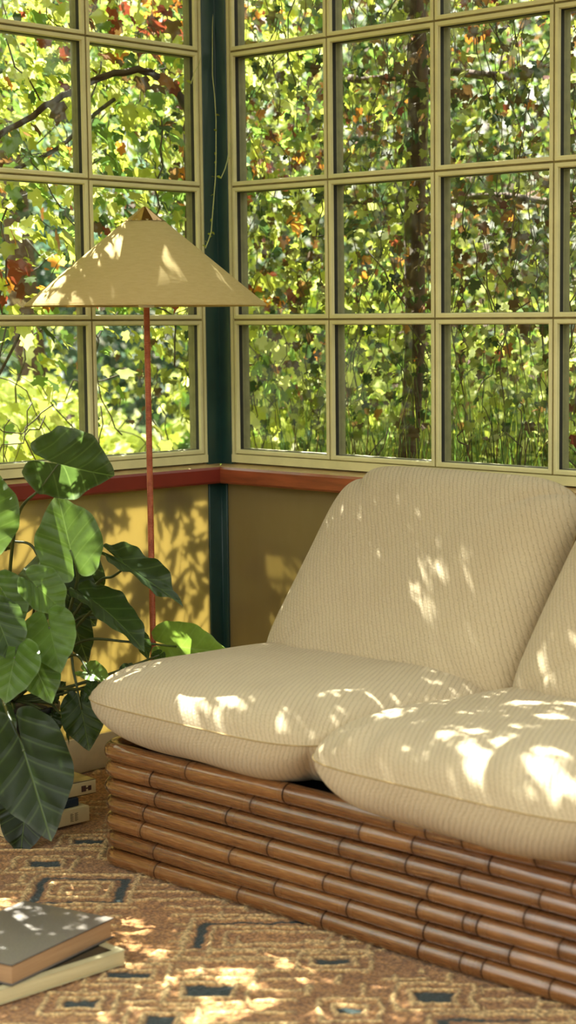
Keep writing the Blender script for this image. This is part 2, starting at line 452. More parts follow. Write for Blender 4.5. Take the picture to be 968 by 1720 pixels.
LE, RE = 3.5, 4.6
mb = MB(); mb.box((-.006, -LE, .0), (0, -.012, .83)); o = mb.build('wall_left', M['panel']); tag(o, kind='structure')
mb = MB(); mb.box((.012, 0, .0), (RE, .006, .83)); o = mb.build('wall_right', M['panel']); tag(o, kind='structure')
mb = MB(); mb.box((.0, -LE, .0), (.012, -.056, .104)); o = mb.build('baseboard_left', M['baseboard'], bevel=.002); tag(o, kind='structure')
mb = MB(); mb.box((.03, -.012, .0), (RE, 0, .104)); o = mb.build('baseboard_right', M['baseboard'], bevel=.002); tag(o, kind='structure')
# sills: wooden rails with a worn paler top
def sill(name, side, L, m):
    mb = MB()
    pr = [(-.055, .8125), (.046, .8125), (.0525, .819), (.0535, .856), (.049, .863), (.04, .865), (-.055, .8745)]
    def P(s, v, z): return (v, -s, z) if side == 'L' else (s, -v, z)
    n = len(pr); V = []
    for s in (0, 1):
        for (v, z) in pr: V.append(P((-.04 if v < 0 else v) if s == 0 else L, v, z))
    F = [(i, (i + 1) % n, n + (i + 1) % n, n + i) for i in range(n)]
    if side == 'L': F = [f[::-1] for f in F]
    F += [tuple(range(n)), tuple(range(2 * n - 1, n - 1, -1))]
    mi = [1 if i in (4, 5) else 0 for i in range(n)] + [0, 0]
    o = mesh_obj(name, np.array(V), F, [m, M['sill_top']], mi=mi, smooth=False)
    tag(o, kind='structure'); return o
sill('trim_1', 'L', LE, M['sill_left']); sill('trim_2', 'R', RE, M['sill_right'])
# corner post
mb = MB()
mb.prism([(-.05, -.056, 0), (.004, -.056, 0), (.004, -.004, 0), (.052, -.004, 0), (.052, .05, 0), (-.05, .05, 0)], ((0, 0, .868), (0, 0, 3.42)))
mb.prism([(-.03, -.056, 0), (.006, -.056, 0), (.006, -.006, 0), (.030, -.006, 0), (.030, .03, 0), (-.03, .03, 0)], ((0, 0, 0), (0, 0, .8125)))
o = mb.build('trim_3', M['post'], bevel=.0015); tag(o, kind='structure')

# ------------------------------------------------------------------ rug
def build_rug():
    xs = np.concatenate([np.linspace(.035, .3, 30)[:-1], np.arange(.3, 2.3, .0042), np.linspace(2.3, 3.1, 60)])
    ys = np.concatenate([np.linspace(-2.7, -2.1, 50)[:-1], np.arange(-2.1, -.85, .0042), np.linspace(-.85, -.06, 60)])
    X, Y = np.meshgrid(xs, ys, indexing='ij')
    a = X * RH[0] + Y * RH[1]; b = X * FH[0] + Y * FH[1]
    def vn(p, q, s, seed):
        r = np.random.default_rng(seed).random((256, 256)); p = p * s + 50; q = q * s + 50
        i = np.floor(p).astype(int); j = np.floor(q).astype(int); u = p - i; v = q - j
        u = u * u * (3 - 2 * u); v = v * v * (3 - 2 * v)
        g = lambda i, j: r[i % 256, j % 256]
        return (g(i, j) * (1 - u) + g(i + 1, j) * u) * (1 - v) + (g(i, j + 1) * (1 - u) + g(i + 1, j + 1) * u) * v
    aw = a + .012 * (vn(a, b, 22, 1) - .5) + .006 * (vn(a, b, 70, 2) - .5)
    bw = b + .016 * (vn(a, b, 22, 3) - .5) + .008 * (vn(a, b, 70, 4) - .5)
    def box(cx, cy, w, h):
        dx = np.abs(aw - cx) - w / 2; dy = np.abs(bw - cy) - h / 2
        return np.maximum(dx, dy)
    line = np.full(X.shape, 9.0); dark = np.full(X.shape, 9.0)
    solids = [(-.30, -1.35, .075, .05), (-.225, -1.16, .075, .04), (.02, -2.095, .085, .035), (-.05, -2.245, .06, .035), (.19, -2.18, .09, .055),
              (.115, -2.335, .06, .06), (.43, -2.025, .07, .03), (.63, -2.218, .075, .055), (.47, -2.285, .04, .035), (-.40, -1.74, .07, .04), (-.36, -2.16, .07, .04), (.9, -2.2, .07, .05)]
    for (cx, cy, w, h) in solids:
        dark = np.minimum(dark, box(cx, cy, w, h))
        for g in (.016, .075): line = np.minimum(line, np.abs(box(cx, cy, w + g, h + g)))
    frames = [(-.175, -1.545, .20, .17), (.30, -1.88, .34, .2), (.76, -2.40, .24, .13), (-.02, -1.20, .26, .16)]
    for (cx, cy, w, h) in frames:
        d = box(cx, cy, w, h)
        side = (np.abs(np.abs(aw - cx) - w / 2) < .013) & (np.abs(bw - cy) < h / 2)
        if cx > .2: side &= aw < cx
        rim = np.maximum(np.abs(d + .004) - .004, np.where(side, -.02, 0))
        band = np.where(side, np.abs(np.abs(aw - cx) - w / 2 + .008) - .016, np.abs(d) - .005)
        if cx > .2: band = np.where((aw > cx + .05) | (bw < cy - h * .3), 9, band)
        if cx < 0 and cy < -1.3: pass
        dark = np.minimum(dark, np.where(d < .012, band, 9))
        for g in (.045, -.06, -.12): line = np.minimum(line, np.abs(box(cx, cy, w + g, h + g)))
    far = np.minimum(dark, 9)
    # meandering courses between the motifs
    bb = bw / .056; fr = np.abs(bb - np.round(bb)) * .056
    gate = vn(aw, bw, 7, 9) > .42
    line2 = np.where((far > .05) & gate, fr, 9)
    aa = aw / .11 + .5 * (np.round(bb) % 2); fa = np.abs(aa - np.round(aa)) * .085
    line2 = np.minimum(line2, np.where((far > .05) & (vn(aw, bw, 9, 13) > .6), fa, 9))
    line = np.minimum(line, line2)
    lw = .0036 + .002 * vn(a, b, 40, 21)
    L = np.clip((lw - line) / .003 + .5, 0, 1); D = np.clip(-dark / .003 + .5, 0, 1); L = L * (1 - D)
    yarn = .5 * vn(a, b * 1.6, 120, 31) + .3 * vn(a, b, 60, 33) + .2 * vn(a, b, 210, 35)
    h = .004 + .004 * yarn + .0045 * L - .002 * D + .0015 * vn(a, b, 12, 37)
    big = vn(a, b, 6, 41)[..., None]; mid = vn(a, b, 45, 43)[..., None]
    base = np.array(lin(160, 110, 62)) * (1 - mid) + np.array(lin(198, 148, 90)) * mid
    base = base * (.88 + .28 * big)
    cream = np.array(lin(230, 198, 138)); teal = np.array(lin(28, 50, 48))
    c = base * (1 - L[..., None]) + cream * L[..., None]; c = c * (1 - D[..., None]) + teal * D[..., None]
    edge = (X == xs[0]) | (X == xs[-1]) | (Y == ys[0]) | (Y == ys[-1])
    h = np.where(edge, .0005, h)
    n, m = X.shape; idx = np.arange(n * m).reshape(n, m)
    F = np.stack([idx[:-1, :-1], idx[1:, :-1], idx[1:, 1:], idx[:-1, 1:]], -1).reshape(-1, 4)
    V = np.stack([X, Y, h], -1).reshape(-1, 3)
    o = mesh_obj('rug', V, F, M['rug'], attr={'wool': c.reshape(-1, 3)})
    tag(o, 'thick golden brown tufted rug with carved lines and dark green blocks under the sofa', 'rug')
build_rug()

# ------------------------------------------------------------------ sofa
sofa = empty('bamboo_sofa', (2.03, -.65, 0), 'low sofa base of stacked varnished brown bamboo poles on the golden rug', 'sofa')
XL, XR_, YF, YB = .762, 3.27, -1.122, -.14
RAILS = [[303, 468, 659, 712, 775, 899], [240, 411, 597, 687, 820], [250, 370, 563, 677, 770], [228, 440, 582, 715, 880],
         [224, 375, 535, 697, 776, 800], [244, 452, 575, 707, 855], [247, 388, 532, 698, 770, 808, 925]]
def node_x(px, z):
    d = fw * F_PX + rt * (px - CX)
    # intersection of the vertical plane through px with the sofa front
    t = (YF - CAM[1]) / d[1]; return CAM[0] + t * d[0] + (z - .15) * .0
def rail(k, zc, r, inset=0.0, bow=0):
    xl, xr, yf, yb = XL + r + inset, XR_ - r - inset, YF + r + inset, YB
    R = .055
    pts = [(xl, yb), (xl, yf + R)]
    for i in range(1, 8):
        a = math.pi + (math.pi / 2) * i / 8; pts.append((xl + R + R * math.cos(a), yf + R + R * math.sin(a)))
    pts += [(xl + R, yf), (xr - R, yf)]
    for i in range(1, 8):
        a = 1.5 * math.pi + (math.pi / 2) * i / 8; pts.append((xr - R + R * math.cos(a), yf + R + R * math.sin(a)))
    pts += [(xr, yf + R), (xr, yb)]
    P = np.array(pts); seg = np.linalg.norm(np.diff(P, axis=0), axis=1); S = np.concatenate([[0], np.cumsum(seg)])
    Lf = S[9]                                        # arc length where the straight front begins
    rs = np.random.RandomState(100 + k)
    nodes = [Lf + node_x(px, zc) - (xl + R) for px in RAILS[k]] if k < 7 else []
    nodes = [n for n in nodes if n > Lf - .02]
    x = (nodes[-1] if nodes else Lf) + .2
    while x < S[-1] - .05: nodes.append(x); x += rs.uniform(.14, .42)
    x = Lf - .22
    while x > .1: nodes.append(x); x -= rs.uniform(.2, .4)
    nodes.sort()
    ss = set(np.round(np.linspace(0, S[-1], 150), 4)); ss |= set(np.round(S, 4))
    for n in nodes:
        for d in (-.012, -.007, -.004, -.0022, -.0008, .0008, .0022, .004, .007, .012): ss.add(round(n + d, 4))
    ss = np.array(sorted(s for s in ss if 0 <= s <= S[-1]))
    px, py = np.interp(ss, S, P[:, 0]), np.interp(ss, S, P[:, 1])
    wob = np.array([mnoise.noise(Vector((s * 2.2, k * 7.3, 0))) for s in ss]); wob2 = np.array([mnoise.noise(Vector((s * 2.2, k * 7.3, 9))) for s in ss])
    path = np.stack([px, py + wob2 * .0035, zc + wob * .004], 1)
    rad = np.full(len(ss), r) * (1 + .03 * wob2); dk = np.zeros(len(ss)); tone = np.zeros(len(ss)); cur = 0
    for i, s in enumerate(ss):
        j = int(np.searchsorted(nodes, s)); tone[i] = (np.random.RandomState(k * 50 + j).rand() - .3) * .3
        rad[i] *= 1 + .025 * (np.random.RandomState(k * 70 + j).rand() - .5)
    for n in nodes:
        d = np.abs(ss - n)
        rad += r * (.018 * np.exp(-(d / .006) ** 2) - .03 * np.exp(-(d / .002) ** 2)); dk = np.maximum(dk, np.exp(-(d / .0024) ** 4) * rs.uniform(.8, 1))
        dk = np.maximum(dk, .22 * np.exp(-(d / .012) ** 2))
    V, F, U = tube(path, rad, 16)
    U = U + np.array([k * 3.7, 0]); at_ = np.stack([np.repeat(dk, 16), np.repeat(tone, 16) , np.zeros(len(V))], 1)
    return mesh_obj('bamboo_pole', V, F, M['bamboo'], sofa, uv=U, attr={'tone': at_})
rails_z = [.2875 - .0427 * i for i in range(7)]
for k, z in enumerate(rails_z): rail(k, z, .0209 if k else .0225, 0 if k % 2 == 0 else .0015)
mb = MB(); mb.box((XL + .04, YF + .04, .015), (XR_ - .04, YB, .262)); mb.build('seat_deck', M['deck'], sofa, bevel=.004)
# low back made of the same poles, behind the cushions
for i in range(7):
    zc = .31 + .043 * i
    ss = np.linspace(XL + .12, XR_ - .12, 60)
    path = np.stack([ss, np.full(60, -.165 + .012 * i), np.full(60, zc)], 1)
    V, F, U = tube(path, .0215, 12)
    mesh_obj('back_pole', V, F, M['bamboo'], sofa, uv=U, attr={'tone': np.stack([np.zeros(len(V)), np.full(len(V), .1 * (i % 3)), np.zeros(len(V))], 1)})

def cushion(name, W, D, T, Mx, label, group, seed, taper=0, wr=0, n=110, pw=5.2, ex=.47, rnd=5.5, crown=0, shear=0, tb=1.0, lean=0):
    """pillow in local x (width), y (depth or height), z (thickness), transformed by Mx"""
    root = empty(name, (0, 0, 0), label, 'cushion', group)
    Mi = Matrix(Mx); root.matrix_basis = Mi
    g = np.sin(np.linspace(-math.pi / 2, math.pi / 2, n))
    g = .5 * g + .5 * np.linspace(-1, 1, n)
    Uu, Vv = np.meshgrid(g, g, indexing='ij')
    h = ((1 - np.abs(Uu) ** pw) * (1 - np.abs(Vv) ** pw)).clip(0) ** ex
    sq = np.maximum(np.maximum(abs(Uu), abs(Vv)), 1e-6) / np.maximum((abs(Uu) ** rnd + abs(Vv) ** rnd) ** (1 / rnd), 1e-6)
    x = W / 2 * Uu * sq * (1 - taper * (Vv + 1) / 2) + shear * (Vv + 1) / 2
    y = D / 2 * Vv * sq + crown * (1 - Uu ** 2) * (Vv + 1) / 2
    rs = np.random.RandomState(seed); ph = rs.uniform(0, 50, 8)
    nz = np.zeros_like(x)
    for i in range(n):
        for j in range(n): nz[i, j] = mnoise.noise(Vector((x[i, j] * 4 + ph[0], y[i, j] * 4 + ph[1], seed)))
    wav = 0
    if wr:
        for k, (c0, fr, am) in enumerate([(-.55, 26, 1), (.1, 20, .7), (.6, 31, .8)]):
            wav = wav + am * np.sin(fr * (Uu + .25 * Vv) + ph[k]) * np.exp(-((Uu - c0) / .35) ** 2)
        wav = wav * np.exp(-((Vv + .93) / .16) ** 2) * wr
    top = T / 2 * h * (1 + .10 * nz) + wav * h ** .5
    bot = -T / 2 * tb * h * (1 + .08 * nz)
    V = np.concatenate([np.stack([x, y, top], -1).reshape(-1, 3), np.stack([x, y, bot], -1).reshape(-1, 3)])
    idx = np.arange(n * n).reshape(n, n)
    Ft = np.stack([idx[:-1, :-1], idx[1:, :-1], idx[1:, 1:], idx[:-1, 1:]], -1).reshape(-1, 4)
    Fb = (Ft + n * n)[:, ::-1]
    # arclength-like uv so that the ribs keep their spacing over the domes
    def arc(h3):
        P = np.stack([x, y, h3], -1)
        du = np.linalg.norm(np.diff(P, axis=0), axis=-1); su = np.concatenate([np.zeros((1, n)), np.cumsum(du, 0)]); su -= su[n // 2]
        dv = np.linalg.norm(np.diff(P, axis=1), axis=-1); sv = np.concatenate([np.zeros((n, 1)), np.cumsum(dv, 1)], 1); sv -= sv[:, n // 2:n // 2 + 1]
        return np.stack([su * .25 + x * .75 + lean * sv, sv], -1).reshape(-1, 2)
    uv = np.concatenate([arc(top), arc(bot) + 3.0])
    Mw = np.array(Mi); Vw = V @ Mw[:3, :3].T + Mw[:3, 3]
    body = mesh_obj('cushion_cover', Vw, np.concatenate([Ft, Fb]), M['cloth'], root, uv=uv)
    # seam line around the edge
    ring = np.concatenate([np.stack([x[:, 0], y[:, 0]], 1), np.stack([x[-1, 1:], y[-1, 1:]], 1), np.stack([x[::-1, -1][1:], y[::-1, -1][1:]], 1), np.stack([x[0, ::-1][1:], y[0, ::-1][1:]], 1)])
    ring3 = np.concatenate([ring * (1 + .001), np.zeros((len(ring), 1))], 1)
    Rw = ring3 @ Mw[:3, :3].T + Mw[:3, 3]
    Vt, Ftb, Ut = tube(Rw, .0016, 6, cap=False)
    mesh_obj('seam', Vt, Ftb, M['seam'], root, uv=Ut)
    return root

def frame_m(o, ex, ey, ez):
    return Matrix(((ex[0], ey[0], ez[0], o[0]), (ex[1], ey[1], ez[1], o[1]), (ex[2], ey[2], ez[2], o[2]), (0, 0, 0, 1)))
def nrm(v): v = np.array(v, float); return v / np.linalg.norm(v)

def seat(cx, cy, cz, rz, label, seed, tilt=-.035, **k):
    ex = np.array([math.cos(rz), math.sin(rz), 0]); ey = np.array([-math.sin(rz), math.cos(rz), 0]) * math.cos(tilt) + np.array([0, 0, math.sin(tilt)])
    ez = np.cross(ex, ey)
    return cushion('seat_cushion', k.pop('W', .86), k.pop('D', .93), k.pop('T', .19), frame_m((cx, cy, cz), ex, ey, ez), label, 'cream seat cushions on the bamboo sofa', seed, tb=1.35, lean=.6, **k)
seat(1.145, -.715, .401, -.03, 'cream ribbed seat cushion at the sofa end beside the plant', 3, wr=.0015)
seat(1.945, -.765, .392, -.02, 'cream ribbed seat cushion with creased front corner, second from the plant', 5, wr=.011)
seat(2.76, -.745, .392, .0, 'cream ribbed seat cushion at the sofa end farthest from the plant', 8, wr=.003)

def back(x0, label, seed, roll=0, dy=0, **k):
    b = np.array([x0 + .405, -.585 + dy, .362]); t = np.array([x0 + .405, -.215 + dy, .896])
    ey = nrm(t - b); ex = nrm(np.array([math.cos(roll), 0, math.sin(roll)]) - ey * (ey @ np.array([math.cos(roll), 0, math.sin(roll)])))
    ez = np.cross(ex, ey)
    c = (b + t) / 2
    return cushion('back_cushion', .84, np.linalg.norm(t - b) + .02, .25, frame_m(c, ex, ey, ez), label, 'cream back cushions on the bamboo sofa', seed, taper=.10, rnd=7, lean=.6, **k)
back(.785, 'big cream ribbed back cushion leaning below the window, nearest the corner', 13, roll=-.02)
back(1.60, 'cream ribbed back cushion cut by the right picture edge', 17)

# ------------------------------------------------------------------ floor lamp
LX, LY = .405, -.625
lamp = empty('floor_lamp', (LX, LY, 0), 'tall floor lamp with wide conical linen shade and slim reddish wrapped stem', 'lamp')
V, F = lathe([(.0, .012), (.118, .012), (.125, .016), (.125, .026), (.118, .032), (.02, .036), (.012, .05), (.0, .05)], LX, LY)
mesh_obj('base', V, F, M['brass'], lamp)
V, F = lathe([(.0082, .04), (.0082, 1.35)], LX, LY, 16); mesh_obj('stem', V, F, M['wrap'], lamp)
V, F = lathe([(.0, 1.342), (.02, 1.342), (.021, 1.345), (.021, 1.40), (.0, 1.402)], LX, LY, 24); mesh_obj('socket', V, F, M['white'], lamp)
V, F = lathe([(.006, 1.40), (.006, 1.58), (0, 1.58)], LX, LY, 12); mesh_obj('rod', V, F, M['brass'], lamp)
r0, z0, r1, z1 = .3185, 1.3475, .048, 1.5735
V, F = lathe([(r0 - .0015, z0), (r0, z0 + .0008), (r0 - .001, z0 + .004), (r1, z1), (r1 - .0015, z1), (r0 - .003, z0 + .003), (r0 - .0015, z0)], LX, LY, 128)
mesh_obj('lamp_shade', V, F, M['linen'], lamp)
V, F, U = tube([(LX + (r0 + .0005) * math.cos(a), LY + (r0 + .0005) * math.sin(a), z0) for a in np.linspace(0, 2 * math.pi, 129)], .0016, 6, cap=False)
mesh_obj('rim_binding', V, F, M['linen'], lamp)
# pleated brass cap
V = []; F = []; nC = 22
for (r, z) in [(.055, 1.569), (.053, 1.570), (.004, 1.608), (0.0, 1.609)]:
    for j in range(nC):
        a = 2 * math.pi * j / nC; rr = r * (1 + (.03 if j % 2 else -.015)) if r > .01 else r
        V.append((LX + rr * math.cos(a), LY + rr * math.sin(a), z))
for i in range(3):
    for j in range(nC): F.append((i * nC + j, i * nC + (j + 1) % nC, (i + 1) * nC + (j + 1) % nC, (i + 1) * nC + j))
mesh_obj('shade_cap', V, F, M['brass'], lamp, smooth=False)
mb = MB()
for k in range(3):
    a = k * 2 * math.pi / 3 + .3
    Vt, Ft, Ut = tube([(LX, LY, 1.41), (LX + (r0 - .02) * math.cos(a), LY + (r0 - .02) * math.sin(a), 1.362)], .0018, 6); mb.add(Vt, Ft)
mb.build('shade_spider', M['brass'], lamp, smooth=True)

# ------------------------------------------------------------------ houseplant
PC = at(22, 1170, 4.78)                       # rim centre of the pot
PX, PY = float(PC[0]), float(PC[1])
plant = empty('potted_elephant_ear', (PX, PY, .02), 'large potted plant with broad heart shaped green leaves, left of the sofa', 'plant')
V, F = lathe([(0, .012), (.085, .012), (.092, .018), (.118, .27), (.122, .285), (.122, .30), (.114, .302), (.109, .285), (.0, .28)], PX, PY, 40)
mesh_obj('pot', V, F, M['black'], plant)
V, F = lathe([(.108, .281), (.05, .292), (0, .295)], PX, PY, 30); mesh_obj('soil', V, F, M['soil'], plant)
TH = np.radians([0, 7, 18, 38, 62, 90, 115, 135, 150, 163, 173, 178])
RR = np.array([1.0, .92, .82, .73, .66, .59, .565, .56, .55, .52, .46, .12])
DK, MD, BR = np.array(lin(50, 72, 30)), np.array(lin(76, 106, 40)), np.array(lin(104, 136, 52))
CROWN = np.array([PX, PY, .31])
def heart(a, t, wf, roll, tint, droop=.12, fold=.18, wave=.03, bend=0, seed=0, stem=None, sr=.0036, curl=0):
    """a = where the stalk meets the blade, t = leaf tip, wf = width factor, roll = turn about the midrib (degrees)"""
    a = np.array(a, float); t = np.array(t, float); L = np.linalg.norm(t - a); ly = (t - a) / L
    view = CAM - a; view /= np.linalg.norm(view)
    sx = np.cross(ly, view); sx /= np.linalg.norm(sx); nn = np.cross(sx, ly)
    r = math.radians(roll); sx, nn = sx * math.cos(r) + nn * math.sin(r), nn * math.cos(r) - sx * math.sin(r)
    n = 84; K = 12; rs = np.random.RandomState(seed)
    th = np.concatenate([np.linspace(0, math.radians(178), n // 2), -np.linspace(math.radians(178), 0, n // 2)[:-1]])
    Vl = [(0, 0, 0)]; U = [(0, 0)]; p1, p2 = rs.uniform(0, 6, 2)
    for k in range(1, K + 1):
        q = k / K
        for T in th:
            rr = np.interp(abs(T), TH, RR) * (1 + .02 * math.sin(7 * T + p1))
            x, y = rr * q * math.sin(T) * wf, rr * q * math.cos(T)
            z = fold * abs(x) ** 1.2 - droop * max(y, 0) ** 2 - curl * x * x + wave * q ** 3 * math.sin(6 * T + p1) + .5 * wave * q ** 4 * math.sin(13 * T + p2) - .10 * min(y, 0) ** 2
            z += bend * x
            Vl.append((x, y, z)); U.append((x, y))
    m = len(th); F = []
    for j in range(m - 1): F.append((0, 1 + j, 2 + j))
    F.append((0, m, 1))
    for k in range(K - 1):
        for j in range(m):
            if j == n // 2 - 1: continue
            b0 = 1 + k * m; b1 = b0 + m; j2 = (j + 1) % m
            F.append((b0 + j, b1 + j, b1 + j2, b0 + j2))
    F = [f for f in F if not (len(f) == 3 and f[1] == n // 2)]
    Vl = np.array(Vl) * L; W = a + Vl[:, :1] * sx + Vl[:, 1:2] * ly + Vl[:, 2:] * nn
    rimk = (np.linalg.norm(np.array(U), axis=1) / np.maximum(1e-6, np.interp(np.abs(np.arctan2(np.array(U)[:, 0] / max(wf, .01), np.array(U)[:, 1])), TH, RR)) > .93)[:, None]
    tt = np.where(rimk, np.array(tint) * 1.0 + .035, np.array(tint)) * (1 + .1 * (rs.rand() - .5))
    lf = mesh_obj('leaf', W, F, M['aroid'], plant, uv=np.array(U) + 0.0, attr={'tint': tt})
    if stem is None: stem = [(a + CROWN) / 2 + np.array([0, 0, .16])]
    if stem is not False:
        if len(stem) == 1: path = bez(CROWN, stem[0], a, 20)
        else:
            P = np.array([CROWN] + list(stem) + [a]); k = len(P)
            # catmull-rom through the points
            Q = np.vstack([2 * P[0] - P[1], P, 2 * P[-1] - P[-2]]); path = []
            for i in range(1, k):
                for s in np.linspace(0, 1, 8, endpoint=(i == k - 1)):
                    p0, p1_, p2_, p3 = Q[i - 1], Q[i], Q[i + 1], Q[i + 2]
                    path.append(.5 * ((2 * p1_) + (-p0 + p2_) * s + (2 * p0 - 5 * p1_ + 4 * p2_ - p3) * s * s + (-p0 + 3 * p1_ - 3 * p2_ + p3) * s ** 3))
            path = np.array(path)
        V, F, U = tube(path, np.linspace(sr * 1.5, sr * .8, len(path)), 8)
        mesh_obj('leaf_stalk', V, F, M['petiole'], plant)
    return lf
A = at
heart(A(98, 779, 4.42), A(196, 806, 4.50), 1.0, -18, DK * 1.1, droop=.18, fold=.05, wave=.05, seed=1, stem=[A(15, 1000, 4.65), A(30, 868, 4.5), A(66, 822, 4.44)], curl=.35)
heart(A(119, 925, 4.45), A(97, 831, 4.50), .90, 8, MD, droop=.0, fold=.06, wave=.02, seed=2, stem=[A(95, 1080, 4.7), A(128, 985, 4.62), A(128, 950, 4.58)])
heart(A(-26, 885, 4.4), A(-4, 790, 4.45), .9, 12, MD, seed=3, fold=.08, stem=[A(-20, 1000, 4.6)])
heart(A(-2, 918, 4.8), A(-40, 905, 4.7), .5, 50, DK, seed=31, stem=[A(90, 1050, 4.8), A(62, 930, 4.8), A(28, 910, 4.8)])
heart(A(62, 985, 4.40), A(112, 1029, 4.42), .98, 25, MD, seed=4, fold=.3, stem=[A(52, 1080, 4.6)], droop=.1)
heart(A(70, 968, 4.62), A(58, 930, 4.7), 1.3, 20, MD * .9, seed=41, fold=.2, stem=[A(60, 1080, 4.7)])
heart(A(84, 1056, 4.36), A(99, 1126, 4.30), .92, -12, MD * 1.25, seed=5, fold=.22, wave=.03, stem=[A(40, 1120, 4.6), A(62, 1040, 4.42)])
heart(A(4, 992, 4.42), A(38, 1048, 4.38), .85, 10, MD, seed=6, fold=.25, stem=[A(10, 1090, 4.6)])
heart(A(-4, 1040, 4.3), A(26, 1112, 4.28), .85, 18, DK * 1.2, seed=7, fold=.3, stem=[A(0, 1110, 4.55)])
heart(A(24, 1106, 4.28), A(8, 1178, 4.22), .95, -10, MD * 1.1, seed=8, fold=.2, stem=[A(12, 1150, 4.6), A(34, 1085, 4.35)])
heart(A(58, 1118, 4.34), A(88, 1178, 4.30), .85, 14, MD * 1.05, seed=9, fold=.15, stem=[A(36, 1160, 4.6), A(48, 1095, 4.4)])
heart(A(100, 985, 4.82), A(165, 1052, 4.84), .95, 10, DK, seed=10, fold=.1, stem=[A(70, 1060, 4.8)])
heart(A(132, 955, 4.86), A(150, 1048, 4.88), .7, 10, DK, seed=101, fold=.1, stem=[A(90, 1080, 4.85)])
heart(A(122, 1040, 4.8), A(146, 1114, 4.82), .62, -15, DK * .8, seed=11, stem=[A(70, 1090, 4.8)])
heart(A(214, 951, 4.62), A(309, 1014, 4.60), .62, 58, DK, seed=12, fold=.45, droop=.06, wave=.04, stem=[A(85, 1090, 4.75), A(160, 984, 4.68), A(190, 968, 4.65)])
heart(A(166, 1016, 4.60), A(251, 1082, 4.55), .62, 52, DK * 1.1, seed=13, fold=.4, droop=.16, wave=.03, stem=[A(80, 1120, 4.75), A(128, 1054, 4.66), A(152, 1028, 4.62)])
heart(A(296, 1086, 4.72), A(383, 1097, 4.66), .78, -20, BR, seed=14, fold=.08, droop=.05, stem=[A(85, 1118, 4.75), A(140, 1076, 4.7), A(215, 1078, 4.64)])
heart(A(150, 1130, 4.55), A(184, 1142, 4.5), .62, 30, BR, seed=15, fold=.6, stem=[A(80, 1130, 4.72), A(125, 1100, 4.62)])
heart(A(152, 1160, 4.62), A(160, 1120, 4.66), .4, 30, DK, seed=151, stem=[A(100, 1150, 4.75)])
heart(A(137, 1192, 4.68), A(149, 1260, 4.66), .86, -6, DK, seed=16, wave=.05, stem=[A(60, 1140, 4.78), A(112, 1086, 4.74), A(124, 1130, 4.7)])
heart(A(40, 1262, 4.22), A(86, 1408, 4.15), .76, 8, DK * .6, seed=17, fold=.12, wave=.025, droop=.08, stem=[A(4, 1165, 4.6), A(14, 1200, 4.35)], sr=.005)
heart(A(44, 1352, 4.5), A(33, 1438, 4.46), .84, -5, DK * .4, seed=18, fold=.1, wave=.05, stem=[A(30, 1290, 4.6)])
heart(A(88, 1205, 4.72), A(98, 1232, 4.7), .8, 20, DK * .8, seed=19, wave=.12, stem=[A(60, 1180, 4.75)])
heart(A(96, 1168, 4.74), A(109, 1142, 4.76), .5, 30, DK * .8, seed=20, wave=.14, stem=[A(70, 1180, 4.75)])
heart(A(112, 1205, 4.7), A(118, 1252, 4.7), .18, 30, DK * .9, seed=201, stem=[A(80, 1180, 4.75), A(98, 1195, 4.72)])
heart(A(212, 1128, 4.66), A(222, 1112, 4.68), 1.0, 10, DK * .9, seed=21, stem=[A(120, 1170, 4.74)])
heart(A(240, 1076, 4.60), A(250, 1108, 4.62), .55, 10, DK * .9, seed=22, stem=[A(130, 1040, 4.72), A(205, 1050, 4.65)])
heart(A(268, 1100, 4.62), A(255, 1112, 4.64), .8, 10, DK, seed=23, stem=[A(150, 1150, 4.72)])
heart(A(6, 1062, 4.7), A(44, 1100, 4.7), 1.1, 10, DK, seed=24, stem=[A(10, 1100, 4.75)])
heart(A(50, 1080, 4.75), A(60, 1150, 4.75), 1.0, 10, DK * .8, seed=25, stem=[A(30, 1120, 4.75)])
heart(A(-30, 1200, 4.5), A(-10, 1290, 4.45), .9, 10, DK, seed=26, stem=[A(-10, 1150, 4.6)])
heart(A(30, 1000, 4.85), A(70, 1010, 4.85), 1.2, -20, DK, seed=27, stem=[A(20, 1080, 4.8)])


# ------------------------------------------------------------------ books
M['cover_grey'] = simple('grey_brown_cover', lin(108, 100, 92), .45, .2, 260, coat=.15)
M['cover_edge'] = simple('black_board_edge', lin(30, 28, 26), .6, .1)
M['cover_cream'] = simple('cream_cover', lin(178, 168, 130), .5, .08)
M['cover_dark'] = simple('dark_green_photo_print', lin(36, 40, 32), .25, .5, 14, coat=.3)
M['cover_brown'] = simple('dark_brown_jacket', lin(84, 62, 44), .3, .35, 25, coat=.4)
M['cover_blue'] = simple('dark_blue_cloth_cover', lin(30, 46, 62), .6, .2)
M['spine_cream'] = simple('cream_spine', lin(214, 194, 146), .5, .06)
M['ink'] = simple('dark_ink', lin(72, 44, 34), .6, .1)
def pagemat(name, a, b):
    m, nt, out = mat(name); N = NT(nt)
    v = coords(N, 'Object', (1, 1, 900)); f = noise(N, v, 3, 3, .8); g = noise(N, coords(N, 'Object', (1, 1, 60)), 5, 3)
    c = N.ramp(N.math('ADD', N.math('MULTIPLY', f, .5), N.math('MULTIPLY', g, .5)), [(.35, a), (.65, b)])
    s = N.n('BsdfPrincipled'); N.l(c, s.inputs['Base Color']); s.inputs['Roughness'].default_value = .8
    N.l(N.bump(f, .5, .001), s.inputs['Normal']); N.l(s.outputs[0], out.inputs[0]); return m
M['pages_brown'] = pagemat('brown_edged_pages', lin(140, 104, 70), lin(178, 142, 102))
M['pages_cream'] = pagemat('cream_pages', lin(176, 160, 116), lin(206, 190, 146))
